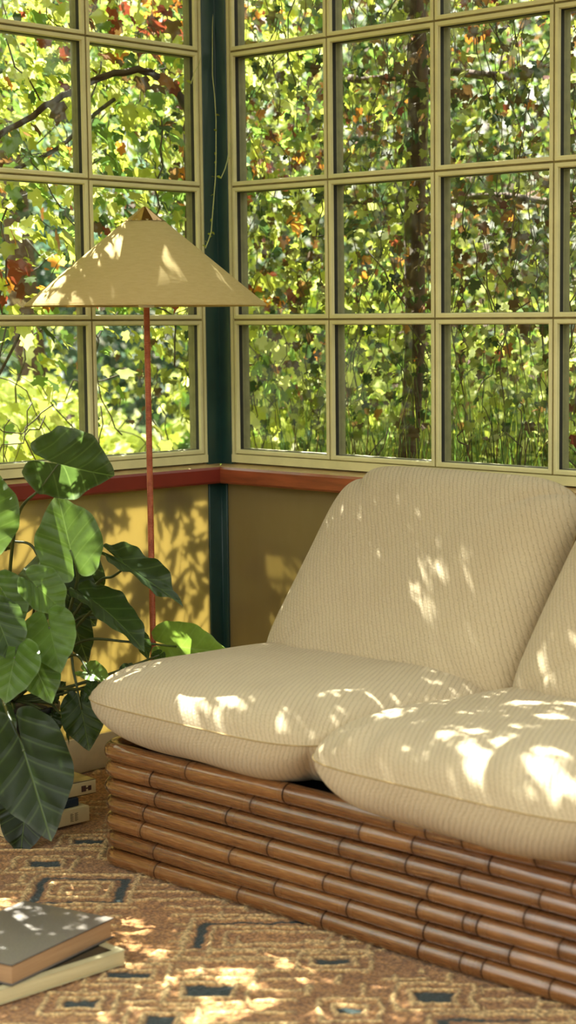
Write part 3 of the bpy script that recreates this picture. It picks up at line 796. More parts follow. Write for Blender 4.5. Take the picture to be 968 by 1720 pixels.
def book(name, origin, rz, L, W, T, cov, edge, pages, label, group=None, board=.0025, over=.004, spine_at='-x', flush=False):
    """origin = corner of the book at local (0,0); local x = across the cover (W, negative away from the corner), local y = along the page edge (L)"""
    root = empty(name, origin, label, 'book', group); root.rotation_euler = (0, 0, rz)
    def mk(nm, boxes, mats, bev=.0008):
        mb = MB()
        for (a, b, m) in boxes: mb.box(a, b, m)
        Rm = Matrix.Rotation(rz, 3, 'Z'); mb.V = [tuple(Rm @ Vector(v) + Vector(origin)) for v in mb.V]
        return mb.build(nm, mats, root, bevel=bev)
    mk('cover', [((-W, -L, 0), (0, 0, board), 0), ((-W, -L, T - board), (0, 0, T), 0), ((-W - board, -L, 0), (-W, 0, T), 0)], [cov])
    mk('pages', [((-W, -L + over, board), (-over, -over, T - board), 0)], [pages], .0015)
    return root, mk
b1, mk1 = book('book', (1.372, -1.520, .0135), math.radians(-1.5), .36, .30, .030, M['cover_cream'], None, M['pages_cream'], 'large cream edged book with dark printed cover, underneath the grey book on the rug', board=.0018, over=.002)
mk1('cover_print', [((-.28, -.35, .0299), (-.018, -.022, .0305), 0)], [M['cover_dark']], .0001)
b2, mk2 = book('book', (1.300, -1.492, .0450), math.radians(13.2), .312, .235, .042, M['cover_grey'], None, M['pages_brown'], 'grey brown hardcover book lying on top of the cream edged book')
mk2('cover_board_edge', [((-.235, -.3124, .0001), (.0004, .0004, .0022), 0), ((-.235, -.3124, .0398), (.0004, .0004, .0415), 0)], [M['cover_edge']], .0003)
# stack behind the plant, spines towards the room
def flat(name, x, y1, z, T, W, L, cov, pages, label, sp=None, rz=0.0):
    """spine faces +x, runs from y1 towards -y"""
    root = empty(name, (x, y1, z), label, 'book', 'books stacked on the rug behind the plant')
    def mk(nm, boxes, m, bev=.0006):
        mb = MB()
        for (a, b) in boxes: mb.box(a, b)
        Rm = Matrix.Rotation(rz, 3, 'Z'); mb.V = [tuple(Rm @ Vector(v) + Vector((x, y1, z))) for v in mb.V]
        return mb.build(nm, [m], root, bevel=bev)
    mk('cover', [((-W, -L, 0), (0, 0, .002)), ((-W, -L, T - .002), (0, 0, T))], cov)
    mk('spine', [((-.002, -L, .0021), (.0012, 0, T - .0021))], sp or cov, .001)
    mk('pages', [((-W + .003, -L + .003, .002), (-.002, -.003, T - .002))], pages)
    return root, mk
r, mk = flat('book', .470, -.905, .014, .040, .16, .24, M['spine_cream'], M['pages_cream'], 'cream spined book with small print, bottom of the stack behind the plant', rz=-.06)
mk('spine_text', [((.0012, -.045 - .014 * j, .008 + .0028 * i), (.0016, -.045 - .014 * j + (.007 + .003 * ((i * 3 + j) % 2)), .0092 + .0028 * i)) for i in range(8) for j in (0, 1)], M['ink'], 0)
r, mk = flat('book', .452, -.925, .0545, .022, .15, .22, M['cover_blue'], M['pages_cream'], 'thin dark blue book in the middle of the stack behind the plant', rz=-.03)
mk('spine_emblem', [((.0012, -.055, .008), (.0017, -.049, .016)), ((.0012, -.062, .006), (.0017, -.058, .012))], M['spine_cream'], .0005)
r, mk = flat('book', .452, -.868, .077, .038, .17, .25, M['cover_brown'], M['pages_cream'], 'dark jacketed book with cream spine, topmost of the stack behind the plant', sp=M['spine_cream'], rz=-.1)
mk('spine_emblem', [((.0012, -.044, .010), (.0017, -.030, .026)), ((.0012, -.030, .016), (.0017, -.024, .020)), ((.0012, -.024, .011), (.0017, -.014, .024))], M['ink'], .0008)


# ------------------------------------------------------------------ outside: vines, shrubs, trees
e1 = np.cross(SUN, [0, 0, 1]); e1 /= np.linalg.norm(e1); e2 = np.cross(e1, SUN)
GAPS = [(0.48,-0.745,1.496,0.0059),(0.541,-0.758,1.457,0.0132),(0.577,-0.759,1.433,0.0146),(0.605,-0.759,1.415,0.0116),(0.634,-0.759,1.395,0.0087),(0.669,-0.751,1.372,0.0072),(0.7,-0.745,1.349,0.0067),(0.518,-0.684,1.508,0.0045),(0.567,-0.69,1.47,0.0045),(0.616,-0.693,1.43,0.0045),(0.664,-0.696,1.392,0.0045),(0.708,-0.696,1.357,0.0045),(0.452,-0.752,1.502,0.0093),(0.431,-0.767,1.494,0.0069),(0.456,-0.781,1.478,0.0048),(0.415,-0.801,1.468,0.0054),(0.441,-0.693,1.55,0.0075),(0.411,-0.93,1.362,0.0144),(0.364,-0.936,1.355,0.0116),(0.573,-1.094,0.987,0.017),(0.58,-1.076,0.977,0.0231),(0.581,-1.063,0.959,0.0115),(0.582,-1.043,0.943,0.0217),(0.58,-1.028,0.927,0.0159),(0.599,-1.012,0.96,0.0098),(-0.023,-0.677,0.922,0.0074),(1.342,-0.305,0.916,0.0096),(1.295,-0.487,0.729,0.0054),(1.315,-0.497,0.718,0.0052),(1.337,-0.507,0.703,0.0045),(1.447,-0.366,0.858,0.0045),(1.582,-0.422,0.652,0.008),(1.77,-0.561,0.613,0.006),(1.674,-0.6,0.513,0.0083),(1.705,-0.596,0.54,0.0051),(1.575,-0.282,0.78,0.0061),(1.669,-0.584,0.54,0.0074),(0.829,-1.085,0.473,0.0179),(0.766,-1.061,0.457,0.0118),(1.015,-1.093,0.491,0.0138),(1.086,-1.113,0.484,0.0148),(1.086,-1.069,0.494,0.0092),(1.098,-1.025,0.498,0.0141),(1.136,-1.074,0.493,0.0141),(1.157,-1.164,0.457,0.014),(1.189,-1.175,0.443,0.0088),(1.213,-1.183,0.419,0.0081),(1.279,-1.178,0.441,0.0058),(1.303,-1.183,0.411,0.0057),(1.281,-1.135,0.481,0.01),(1.409,-1.149,0.465,0.0099),(1.43,-1.149,0.459,0.0102),(1.519,-0.917,0.474,0.0068),(1.614,-0.992,0.483,0.011),(1.482,-0.915,0.487,0.0054),(1.112,-0.907,0.501,0.0097),(1.019,-0.761,0.497,0.0154),(1.026,-0.727,0.496,0.0155),(1.09,-0.943,0.502,0.008),(1.034,-0.996,0.503,0.008),(1.127,-0.786,0.496,0.0083),(1.442,-0.931,0.495,0.0058),(1.333,-0.913,0.502,0.0063),(1.184,-0.993,0.499,0.008),(1.78,-0.755,0.484,0.0154),(1.802,-0.741,0.485,0.0124),(1.919,-0.851,0.491,0.013),(1.949,-0.84,0.491,0.0115),(1.88,-0.706,0.487,0.0122),(1.865,-1.103,0.488,0.0123),(1.91,-1.065,0.495,0.0126),(1.954,-0.999,0.497,0.0127),(2.032,-1.068,0.499,0.0191),(2.04,-1.125,0.492,0.0163),(2.107,-1.104,0.492,0.0107),(2.015,-1.187,0.466,0.0166),(2.062,-1.205,0.46,0.0209),(2.091,-1.223,0.443,0.0107),(2.008,-1.161,0.477,0.0123),(2.134,-1.149,0.478,0.0178),(2.182,-1.183,0.47,0.0179),(2.207,-1.171,0.461,0.0161),(1.965,-1.154,0.483,0.0109),(2.139,-1.086,0.494,0.0141),(2.159,-1.08,0.492,0.0107),(1.82,-1.225,0.39,0.0069),(1.807,-1.229,0.408,0.0052),(1.61,-1.195,0.43,0.0058),(1.66,-1.024,0.486,0.0088),(1.725,-0.966,0.489,0.0073),(1.625,-1.05,0.478,0.006),(2.188,-1.226,0.424,0.0048),(2.002,-1.099,0.494,0.0107),(2.247,-1.188,0.455,0.0083),(1.298,-1.502,0.081,0.0115),(1.137,-1.34,0.007,0.0127),(1.183,-1.374,0.006,0.0187),(1.165,-1.37,0.007,0.0149),(1.168,-1.327,0.007,0.0078),(1.179,-1.318,0.008,0.0066),(1.287,-1.435,0.007,0.0095),(1.358,-1.43,0.011,0.0105),(1.367,-1.415,0.008,0.0061),(1.309,-1.204,0.008,0.0065),(1.499,-1.507,0.009,0.0088),(1.457,-1.585,0.011,0.0105),(1.463,-1.627,0.01,0.0067),(1.563,-1.399,0.007,0.0217),(1.581,-1.436,0.009,0.0158),(1.603,-1.411,0.011,0.0095),(1.729,-1.482,0.008,0.0206),(1.729,-1.458,0.011,0.0076),(1.681,-1.553,0.007,0.0204),(1.69,-1.613,0.012,0.0181),(1.754,-1.564,0.008,0.0178),(1.608,-1.301,0.007,0.011),(1.694,-1.352,0.008,0.0131),(1.657,-1.239,0.004,0.0105),(1.825,-1.41,0.007,0.0198),(1.872,-1.426,0.01,0.011),(1.695,-1.512,0.006,0.0094),(1.795,-1.483,0.012,0.0075),(1.654,-1.427,0.007,0.0099),(1.631,-1.53,0.007,0.0092),(1.706,-1.412,0.01,0.0068),(1.778,-1.434,0.007,0.0089),(1.374,-1.463,0.01,0.0045),(1.46,-1.711,0.004,0.0088),(1.553,-1.728,0.008,0.0099),(1.876,-1.39,0.005,0.0103),(1.747,-1.53,0.007,0.01),(1.492,-1.454,0.011,0.0069),(1.082,-1.594,0.087,0.0104),(0.856,-1.446,0.008,0.0128),(1.076,-1.567,0.087,0.0081),(1.159,-1.642,0.087,0.01),(1.148,-1.617,0.087,0.0072),(1.206,-1.65,0.087,0.0113),(1.299,-1.573,0.087,0.0045),(0.566,-1.041,0.78,0.0139),(0.562,-1.057,0.759,0.0127),(0.546,-1.063,0.773,0.0093),(0.586,-1.02,0.787,0.0104),(0.603,-1.016,0.773,0.0093),(0.577,-1.012,0.811,0.0081),(0.577,-1.06,0.735,0.0092),(0.617,-0.998,0.787,0.0069),(0.561,-1.069,0.745,0.0092),(0.584,-1.043,0.752,0.0081),(0.494,-1.164,0.841,0.016),(0.485,-1.152,0.865,0.0103),(0.638,-1.175,0.542,0.0068),(0.645,-1.162,0.546,0.0056),(0.66,-1.137,0.565,0.0057),(0.667,-0.689,0.476,0.0221),(0.0,-0.06,0.346,0.0242),(0.848,-0.83,0.491,0.0181),(0.646,-0.692,0.45,0.0134),(0.716,-0.672,0.471,0.0176),(0.623,-0.702,0.465,0.011),(0.6,-0.821,0.66,0.0096),(0.587,-0.966,0.431,0.0083),(0.594,-0.991,0.418,0.0063),(0.678,-0.688,0.505,0.013),(0.621,-1.002,0.773,0.0058),(0.587,-0.992,0.837,0.0047),(0.565,-1.015,0.822,0.0058)]
GAPS = np.array(GAPS, float)          # openings in the leaf cover: point the light falls on, and radius
G2 = np.stack([GAPS[:, :3] @ e1, GAPS[:, :3] @ e2], 1); GR = GAPS[:, 3]; GS = GAPS[:, :3] @ SUN
def quat_rot(yaw, pitch, roll):
    cy, sy, cp, sp, cr, sr = np.cos(yaw), np.sin(yaw), np.cos(pitch), np.sin(pitch), np.cos(roll), np.sin(roll)
    R = np.empty((len(yaw), 3, 3))
    R[:, 0, 0] = cy * cr - sy * sp * sr; R[:, 0, 1] = -sy * cp; R[:, 0, 2] = cy * sr + sy * sp * cr
    R[:, 1, 0] = sy * cr + cy * sp * sr; R[:, 1, 1] = cy * cp; R[:, 1, 2] = sy * sr - cy * sp * cr
    R[:, 2, 0] = -cp * sr; R[:, 2, 1] = sp; R[:, 2, 2] = cp * cr
    return R
# templates: verts (x side, y along, z up) and faces
VINE_T = (np.array([(0, 0, 0), (0, .35, -.02), (0, .7, -.05), (0, 1.02, -.16), (.32, -.1, .05), (.52, .18, .0), (.34, .36, .04), (.46, .66, -.02), (.2, .72, .0),
                    (-.32, -.1, .05), (-.52, .18, .0), (-.34, .36, .04), (-.46, .66, -.02), (-.2, .72, .0)], float),
          np.array([(0, 4, 5), (0, 5, 6), (0, 6, 1), (1, 6, 7), (1, 7, 8), (1, 8, 2), (2, 8, 3), (0, 10, 9), (0, 11, 10), (0, 1, 11), (1, 12, 11), (1, 13, 12), (1, 2, 13), (2, 3, 13)]))
SMALL_T = (np.array([(0, 0, 0), (.28, .3, .04), (.22, .7, .03), (0, 1, -.08), (-.22, .7, .03), (-.28, .3, .04), (0, .5, -.03)], float),
           np.array([(6, 0, 1), (6, 1, 2), (6, 2, 3), (6, 3, 4), (6, 4, 5), (6, 5, 0)]))
LANCE_T = (np.array([(0, 0, 0), (.09, .22, .02), (.12, .5, .0), (.06, .8, -.06), (0, 1, -.14), (-.06, .8, -.06), (-.12, .5, 0), (-.09, .22, .02), (0, .5, -.02)], float),
           np.array([(8, 0, 1), (8, 1, 2), (8, 2, 3), (8, 3, 4), (8, 4, 5), (8, 5, 6), (8, 6, 7), (8, 7, 0)]))
def make_leaves(P, size, tmpl, face=None, spread=1.0, hang=.9):
    """leaves at P; face = horizontal angle the blades look to; hanging by hang"""
    n = len(P); T, F = tmpl
    yaw = (face if face is not None else 0) + rng.normal(0, spread, n)
    if face is None: yaw = rng.uniform(0, 2 * math.pi, n)
    pitch = -hang + rng.normal(0, .45, n); roll = rng.normal(0, .55, n)
    R = quat_rot(yaw, pitch, roll)
    V = np.einsum('nij,kj->nki', R, T) * np.asarray(size).reshape(-1, 1, 1) + P[:, None, :]
    return V
def gap_ok(V, pad=0.0):
    """True for leaves that stay clear of every opening"""
    C = V.mean(1); pts = np.concatenate([V, (V + C[:, None, :]) / 2, C[:, None, :]], 1)
    a, b, s = pts @ e1, pts @ e2, (C @ SUN)
    ok = np.ones(len(V), bool)
    for (g, r, t) in zip(G2, GR, GS):
        near = (np.abs(a[:, 0] - g[0]) < .3) & (np.abs(b[:, 0] - g[1]) < .3) & (s < t)
        if near.any():
            i = np.where(near)[0]
            d = np.min(np.hypot(a[i] - g[0], b[i] - g[1]), 1)
            ok[i[d < r + pad]] = False
    return ok
def leaf_obj(name, V, tmpl, tint, parent, m=None, kind=None):
    n, k, _ = V.shape; F = (tmpl[1][None] + (np.arange(n) * k)[:, None, None]).reshape(-1, tmpl[1].shape[1])
    return mesh_obj(name, V.reshape(-1, 3), F, m or M['vleaf'], parent, attr={'tint': np.repeat(tint, k, axis=0)}, smooth=False)
def field(P, s, seed):
    r = np.random.default_rng(seed); q = P * s
    ph = r.uniform(0, 6.28, (6, 3)); k = r.normal(0, 1, (6, 3))
    return sum(np.sin(q @ k[i] + ph[i, 0]) for i in range(6)) / 6
def tints(P, pal, w, seed=0, red=None):
    """pal list of colours, w weights; colour patches follow a slow field"""
    n = len(P); f = field(P, 3.2, seed); cw = np.cumsum(w) / np.sum(w)
    u = np.clip(rng.random(n) * .72 + (.5 + .9 * f) * .28, 0, .999)
    idx = np.searchsorted(cw, u); c = np.array(pal)[idx] * rng.uniform(.75, 1.2, (n, 1))
    return c
YG, LG, GG, DG = lin(172, 180, 78), lin(204, 208, 124), lin(110, 138, 64), lin(62, 84, 44)
OL = lin(128, 136, 58)
OR, RD, BRW = lin(186, 122, 60), lin(118, 58, 42), lin(104, 78, 46)

def onx(x, y, X):
    d = fw * F_PX + rt * (x - CX) - up * (y - CY); return CAM + d * ((X - CAM[0]) / d[0])
arch = [onx(-60, 262, -.14), onx(0, 226, -.15), onx(55, 196, -.15), onx(105, 160, -.16), onx(165, 132, -.17), onx(232, 116, -.18), onx(282, 134, -.19), onx(314, 182, -.2), onx(316, 270, -.21)]
arch += [arch[-1] + np.array([-.02, .03, -.5]), arch[-1] + np.array([-.05, .06, -1.9])]

# --- climbing vine that hangs all over the left windows
vine = empty('climbing_vine', (-.6, -.6, -.15), 'dense climbing vine with sunlit yellow green and reddish leaves outside the left window', 'vine')
def vine_pts(n):
    x = -rng.uniform(.12, 1.25, n); y = rng.uniform(-2.65, 1.0, n); z = rng.uniform(.0, 4.8, n)
    return np.stack([x, y, z], 1)
P = vine_pts(21000)
# a looser opening low on the left gives the view towards the far shrubs
keep = field(P, 2.4, 5) > -.62
hole = (np.abs((P[:, 1] + .42 + P[:, 0] * -.9) ) < .28) & (P[:, 2] > .98) & (P[:, 2] < 1.28) & (P[:, 1] > -1.6)
P = P[keep & ~(hole & (rng.random(len(P)) < .9))]
sz = rng.uniform(.032, .068, len(P))
V = make_leaves(P, sz, VINE_T, face=math.pi / 2 * 3 + .6, spread=.9)
ok = gap_ok(V); V = V[ok]; P = P[ok]
# further leaves where the sun would still shine through on to the room
def sheet_thin(P, V, keepf=.08):
    """takes leaves out so that the low sun reaches the amber wall sheets"""
    C = V.mean(1); t = (0 - C[:, 0]) / SUN[0]; h = C + t[:, None] * SUN
    on = (h[:, 2] > .1) & (h[:, 2] < .84) & (h[:, 1] > -1.0) & (h[:, 1] < .05)
    t2 = (0 - C[:, 1]) / SUN[1]; g = C + t2[:, None] * SUN
    on |= (C[:, 1] > 0) & (g[:, 2] > .1) & (g[:, 2] < .84) & (g[:, 0] > .0) & (g[:, 0] < .8)
    k = ~on | (rng.random(len(P)) < keepf) | (C[:, 2] > .9) & (C[:, 2] < 1.9) & (rng.random(len(P)) < .12)
    return P[k], V[k]
P, V = sheet_thin(P, V)
H = .0055; a0, a1, b0, b1 = -3.6, 3.0, -3.8, 4.4
na, nb = int((a1 - a0) / H), int((b1 - b0) / H)
def raster(V, cov, T=VINE_T):
    pts = []
    for f in T[1]:
        A_, B_, C_ = V[:, f[0]], V[:, f[1]], V[:, f[2]]
        for (u, v) in ((.33, .33), (.15, .4), (.4, .15), (.4, .4), (.2, .2)): pts.append((A_ * (1 - u - v) + B_ * u + C_ * v)[:, None])
    q = np.concatenate(pts, 1).reshape(-1, 3)
    i = ((q @ e1 - a0) / H).astype(int); j = ((q @ e2 - b0) / H).astype(int)
    m = (i >= 0) & (i < na) & (j >= 0) & (j < nb); cov[i[m], j[m]] = True
cov = np.zeros((na, nb), bool); raster(V, cov)
# sun-plane cells that matter: rays through the room corner that pass a left pane
ii, jj = np.meshgrid(np.arange(na), np.arange(nb), indexing='ij')
base = (a0 + (ii + .5) * H)[..., None] * e1 + (b0 + (jj + .5) * H)[..., None] * e2
tt_ = (0 - base[..., 0]) / SUN[0]; hit = base + tt_[..., None] * SUN
zc = hit[..., 2] - np.maximum(hit[..., 1], 0) * SUN[2] / SUN[1]        # height where the ray crosses either window wall
need = (zc > .86) & (zc < 3.4) & (hit[..., 1] > -2.6) & (hit[..., 1] < .62)
allV = [V]; allP = [P]
for it in range(26):
    un = np.argwhere(need & ~cov)
    if len(un) < 50: break
    pick = un[rng.random(len(un)) < (.10 if it < 4 else .35)]
    b = base[pick[:, 0], pick[:, 1]]; xx = -rng.uniform(.15, 1.3, len(b)); t = (xx - b[:, 0]) / SUN[0]
    q = b + t[:, None] * SUN + rng.normal(0, .006, (len(b), 3))
    s = rng.uniform(.038, .062, len(b)) if it < 4 else rng.uniform(.022, .036, len(b)) if it < 9 else rng.uniform(.012, .02, len(b))
    Vn = make_leaves(q - np.array([0, 0, 0]) , s, VINE_T, face=math.pi / 2 * 3 + .6, spread=.9, hang=.5)
    Vn -= (Vn.mean(1) - q)[:, None, :]
    ok = gap_ok(Vn)
    # thin the batch: skip leaves whose cell an earlier leaf of the batch already covers
    Vn = Vn[ok]; q = q[ok]
    sel = []
    for k in range(len(Vn)):
        i = int((q[k] @ e1 - a0) / H); j = int((q[k] @ e2 - b0) / H)
        if not cov[i, j]: sel.append(k); raster(Vn[k:k + 1], cov)
        if len(sel) > 9000: break
    allV.append(Vn[sel]); allP.append(q[sel])
V = np.concatenate(allV); P = np.concatenate(allP)
print('UNCOVERED', int((need & ~cov).sum()), 'of', int(need.sum()), 'leaves', len(V))
c = tints(P, [LG, YG, GG, DG, OR, BRW, RD], [.28, .30, .18, .10, .04, .05, .05], 3)
redp = (field(P, 4.5, 77) > .30) & (P[:, 2] > 1.35); c[redp] = np.array([RD, OR, BRW, RD, YG])[rng.integers(0, 5, redp.sum())] * rng.uniform(.7, 1.2, (redp.sum(), 1))
da = np.min(np.linalg.norm(P[:, None, :] - np.array(arch)[None, :9], axis=2), 1) < .09
c[da] = np.array([RD, BRW, OR, GG])[rng.integers(0, 4, da.sum())] * rng.uniform(.6, 1.1, (da.sum(), 1))
leaf_obj('foliage', V, VINE_T, c, vine)
def wig(p, q, n, amp, seed):
    r = np.random.RandomState(seed); t = np.linspace(0, 1, n)[:, None]; path = np.array(p) * (1 - t) + np.array(q) * t
    for k in (1, 2, 4):
        path += amp / k * np.sin(t * math.pi * k * 1.7 + r.uniform(0, 6)) * r.normal(0, 1, 3) * np.sin(math.pi * t) ** .5
    return path
Pa = []
for i in range(len(arch) - 1): Pa += list(wig(arch[i], arch[i + 1], 6, .004, i))[:-1]
V_, F_, U_ = tube(np.array(Pa), np.linspace(.008, .014, len(Pa)), 10); mesh_obj('branch', V_, F_, M['bark'], vine)
V_, F_, U_ = tube(wig((-.3, -.78, 1.55), (-.35, -.1, 2.0), 14, .02, 4), .007, 8); mesh_obj('branch', V_, F_, M['twig'], vine)
V_, F_, U_ = tube(wig((-.25, -.75, .9), (-.3, -.52, 1.32), 14, .02, 9), .0045, 8); mesh_obj('branch', V_, F_, M['twig'], vine)
mb = MB(); r = np.random.RandomState(5)
for k in range(240):
    y = r.uniform(-1.2, .8); x = -r.uniform(.2, 1.0); z = r.uniform(.6, 3.2)
    p = np.array([x, y, z]); q = p + np.array([r.normal(0, .12), r.normal(0, .18), -r.uniform(.1, .5)])
    pts = wig(p, q, 9, .03, 100 + k)
    if gap_ok(pts[None], .002).all():
        V_, F_, U_ = tube(pts, r.uniform(.0012, .003), 5); mb.add(V_, F_, 0, U_)
tag(mb.build('twigs', [M['twig']], vine, smooth=True), kind='stuff')

# --- vine along the right windows: smaller leaves, shade put into their colour, and hanging twigs
vine2 = empty('climbing_vine', (1.0, .6, -.15), 'shaded climbing vine with small leaves and hanging dry twigs outside the right window', 'vine')
n = 28000
P = np.stack([rng.uniform(-1.2, 3.4, n), .15 + rng.gamma(2.0, .33, n), rng.uniform(.3, 3.4, n)], 1)
P = P[(P[:, 2] > .95) | (P[:, 1] > 1.0)]
P = P[field(P, 3.0, 15) + .35 * field(P, 8, 16) > -.28]
V = make_leaves(P, rng.uniform(.018, .042, len(P)), VINE_T, face=math.pi, spread=1.0)
ok = gap_ok(V); V = V[ok]; P = P[ok]; P, V = sheet_thin(P, V, .1)
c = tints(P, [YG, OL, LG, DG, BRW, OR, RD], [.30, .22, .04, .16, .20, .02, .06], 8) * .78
redp = field(P, 3.5, 177) > .40; c[redp] = np.array([RD, BRW, OR])[rng.integers(0, 3, redp.sum())] * rng.uniform(.6, 1.1, (redp.sum(), 1))
leaf_obj('foliage', V, VINE_T, c, vine2, M['vleaf2'])
mb = MB(); r = np.random.RandomState(6)
for k in range(800):
    x = r.uniform(-.7, 2.6); y = r.uniform(.12, .9); z = r.uniform(.9, 3.0); Ln = r.uniform(.12, .5)
    pts = wig((x, y, z), (x + r.normal(0, .08), y + r.normal(0, .06), z - Ln), 8, .02, 900 + k)
    V_, F_, U_ = tube(pts, r.uniform(.001, .0026), 4); mb.add(V_, F_, 0, U_)
tag(mb.build('twigs', [M['twig']], vine2, smooth=True), kind='stuff')
for k, (p, q, rd) in enumerate([((.05, .75, -.15), (.1, .8, 3.3), .035), ((.85, 1.0, -.15), (.82, 1.05, 3.3), .028), ((-.3, .9, 2.15), (1.9, .8, 2.0), .014), ((-.2, 1.1, 1.75), (1.6, 1.0, 1.62), .012), ((.2, .5, 2.4), (2.4, .6, 2.55), .012)]):
    V_, F_, U_ = tube(wig(p, q, 26, .03, 40 + k), rd, 10); mesh_obj('branch', V_, F_, M['bark'], vine2)

# --- long leaved shrubs pressed against the wainscot sheets
def shrub(side, label, spots, seed):
    r = np.random.RandomState(seed); name = 'narrow_leaved_shrub'
    def P3(s, v, z): return np.array((-v, -s, z)) if side == 'L' else np.array((s, v, z))
    root = empty(name, tuple(P3(spots[0][0], .3, -.15)), label, 'shrub')
    Vs = []; mb = MB()
    for (s, z, v, nl, spr) in spots:
        top = P3(s, v, z); foot = P3(s + r.normal(0, .05), .35 + r.uniform(0, .1), -.15)
        pts = np.concatenate([bez(foot, P3(s, .32, z + .05), top + P3(0, .01, .02) * 1.0, 14)])
        V_, F_, U_ = tube(pts, .0022, 5); mb.add(V_, F_, 0, U_)
        for k in range(nl):
            a = r.uniform(-1.25, 1.25); L = r.uniform(.05, .085) * spr; off = r.normal(0, .018, 2)
            w = LANCE_T[0].copy(); w[:, 0] *= r.uniform(.9, 1.5)
            ds = math.sin(a) * 1.0; dz = -math.cos(a)
            ax = np.array([ds, 0, dz]); sd = np.array([dz, 0, -ds])
            bow = r.uniform(-.25, .25)
            Q = []
            for (lx, ly, lz) in w:
                uu = ax * ly + sd * (lx + bow * ly * (1 - ly)); Q.append(P3(s + off[0] + uu[0] * L, max(.009, v + r.uniform(0, .003) + lz * L * .3 + .03 * ly * r.uniform(0, .4)), z + off[1] + uu[2] * L - .01 * k / nl))
            Vs.append(Q)
    Vs = np.array(Vs); c = np.tile(np.array(DG) * .8, (len(Vs), 1)) * r.uniform(.7, 1.2, (len(Vs), 1))
    leaf_obj('foliage', Vs, LANCE_T, c, root); mb.build('stems', [M['twig']], root, smooth=True)
r = np.random.RandomState(3)
spL = [(.46, .785, .012, 8, 1.25), (.50, .76, .018, 5, 1.1), (.22, .79, .012, 7, 1.2), (.17, .77, .02, 6, 1.1), (.27, .76, .03, 6, 1.1), (.55, .64, .015, 4, 1.1), (.40, .66, .035, 7, 1.2), (.30, .62, .03, 8, 1.2),
       (.15, .66, .03, 8, 1.2), (.12, .56, .025, 7, 1.2), (.34, .52, .04, 6, 1.1), (.22, .5, .045, 6, 1.2), (.62, .74, .03, 6, 1.2), (.72, .6, .03, 6, 1.2), (.66, .78, .014, 5, 1.1), (.36, .38, .014, 2, .6), (.30, .33, .014, 2, .5), (.13, .42, .03, 5, 1.2), (.8, .76, .03, 6, 1.1), (.5, .5, .05, 5, 1.2)]
spL += [(r.uniform(.1, .9), r.uniform(.5, .8), r.uniform(.05, .09), 6, 1.3) for _ in range(16)]
spR = [(r.uniform(.05, .5), r.uniform(.42, .8), r.uniform(.02, .07), 6, 1.25) for _ in range(14)]
shrub('L', 'dark narrow leaved shrub showing as shadows through the left amber wall sheet', spL, 31)
shrub('R', 'dark narrow leaved shrub showing as blurred shadows through the right amber wall sheet', spR, 37)

# --- garden ground, far shrubs and trees
mb = MB(); mb.box((-30, -12, -.25), (-.3, 30, -.15)); mb.box((-.3, .3, -.25), (25, 30, -.15)); g = mb.build('garden_ground', M['ground']); tag(g, kind='structure')
def crown(name, label, cat, c, rad, n, size, pal, w, seed, trunk=None, group=None, face=None, tm=SMALL_T):
    root = empty(name, (c[0], c[1], -.15), label, cat, group)
    d = rng.normal(0, 1, (n, 3)); d /= np.linalg.norm(d, axis=1)[:, None]
    rr = rng.uniform(.35, 1, n) ** .5
    P = np.array(c) + d * rr[:, None] * np.array(rad)
    P += .16 * np.array(rad) * np.stack([field(P, 2.6, seed), field(P, 2.6, seed + 1), field(P, 2.6, seed + 2)], 1)
    P = P[P[:, 2] > -.1]
    P = P[~((P[:, 0] > -.35) & (P[:, 1] < .35))]
    P = P[~((P[:, 0] > -1.2) & (P[:, 1] < 1.0))]
    V = make_leaves(P, rng.uniform(.7, 1.3, len(P)) * size, tm, hang=.4)
    ok = gap_ok(V, .0); V = V[ok]; P = P[ok]; P, V = sheet_thin(P, V, .1)
    leaf_obj('foliage', V, tm, tints(P, pal, w, seed), root)
    if trunk:
        p, q, rd = trunk
        V_, F_, U_ = tube(wig(p, q, 20, .05, seed), np.linspace(rd, rd * .6, 20), 12); mesh_obj('trunk', V_, F_, M['bark'], root)
    return root
crown('sunlit_bush', 'low bright yellow green bush beyond the left window', 'bush', (-2.6, .9, .45), (1.0, .9, .62), 6500, .07, [LG, YG, GG], [.5, .35, .15], 51, tm=VINE_T)
crown('sunlit_bush', 'wide pale green bush behind the corner of the garden', 'bush', (-1.9, 2.6, .7), (1.1, 1.0, .9), 6500, .07, [LG, YG, GG, DG], [.35, .35, .2, .1], 52, tm=VINE_T)
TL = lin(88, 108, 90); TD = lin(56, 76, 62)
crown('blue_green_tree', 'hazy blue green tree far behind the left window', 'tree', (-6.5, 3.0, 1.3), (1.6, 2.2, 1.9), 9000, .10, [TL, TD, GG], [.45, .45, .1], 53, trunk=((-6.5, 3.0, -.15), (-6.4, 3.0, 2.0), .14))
crown('garden_tree', 'tall leafy tree with yellow green crown behind the left vine', 'tree', (-4.2, 2.2, 3.6), (1.8, 2.0, 1.6), 8000, .09, [LG, YG, GG, DG], [.3, .3, .25, .15], 54, trunk=((-4.2, 2.4, -.15), (-4.2, 2.2, 3.2), .10))
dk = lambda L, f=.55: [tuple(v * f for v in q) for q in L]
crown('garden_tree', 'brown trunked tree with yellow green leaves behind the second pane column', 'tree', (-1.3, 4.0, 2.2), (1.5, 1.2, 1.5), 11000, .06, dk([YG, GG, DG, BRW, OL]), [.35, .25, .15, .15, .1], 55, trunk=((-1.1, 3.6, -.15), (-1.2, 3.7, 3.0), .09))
crown('garden_tree', 'dark trunked tree with yellow leaves behind the third pane column', 'tree', (.7, 4.2, 2.2), (1.5, 1.2, 1.5), 11000, .06, dk([YG, GG, DG, BRW, OR]), [.38, .22, .18, .14, .08], 56, trunk=((.5, 3.6, -.15), (.4, 3.7, 3.0), .08))
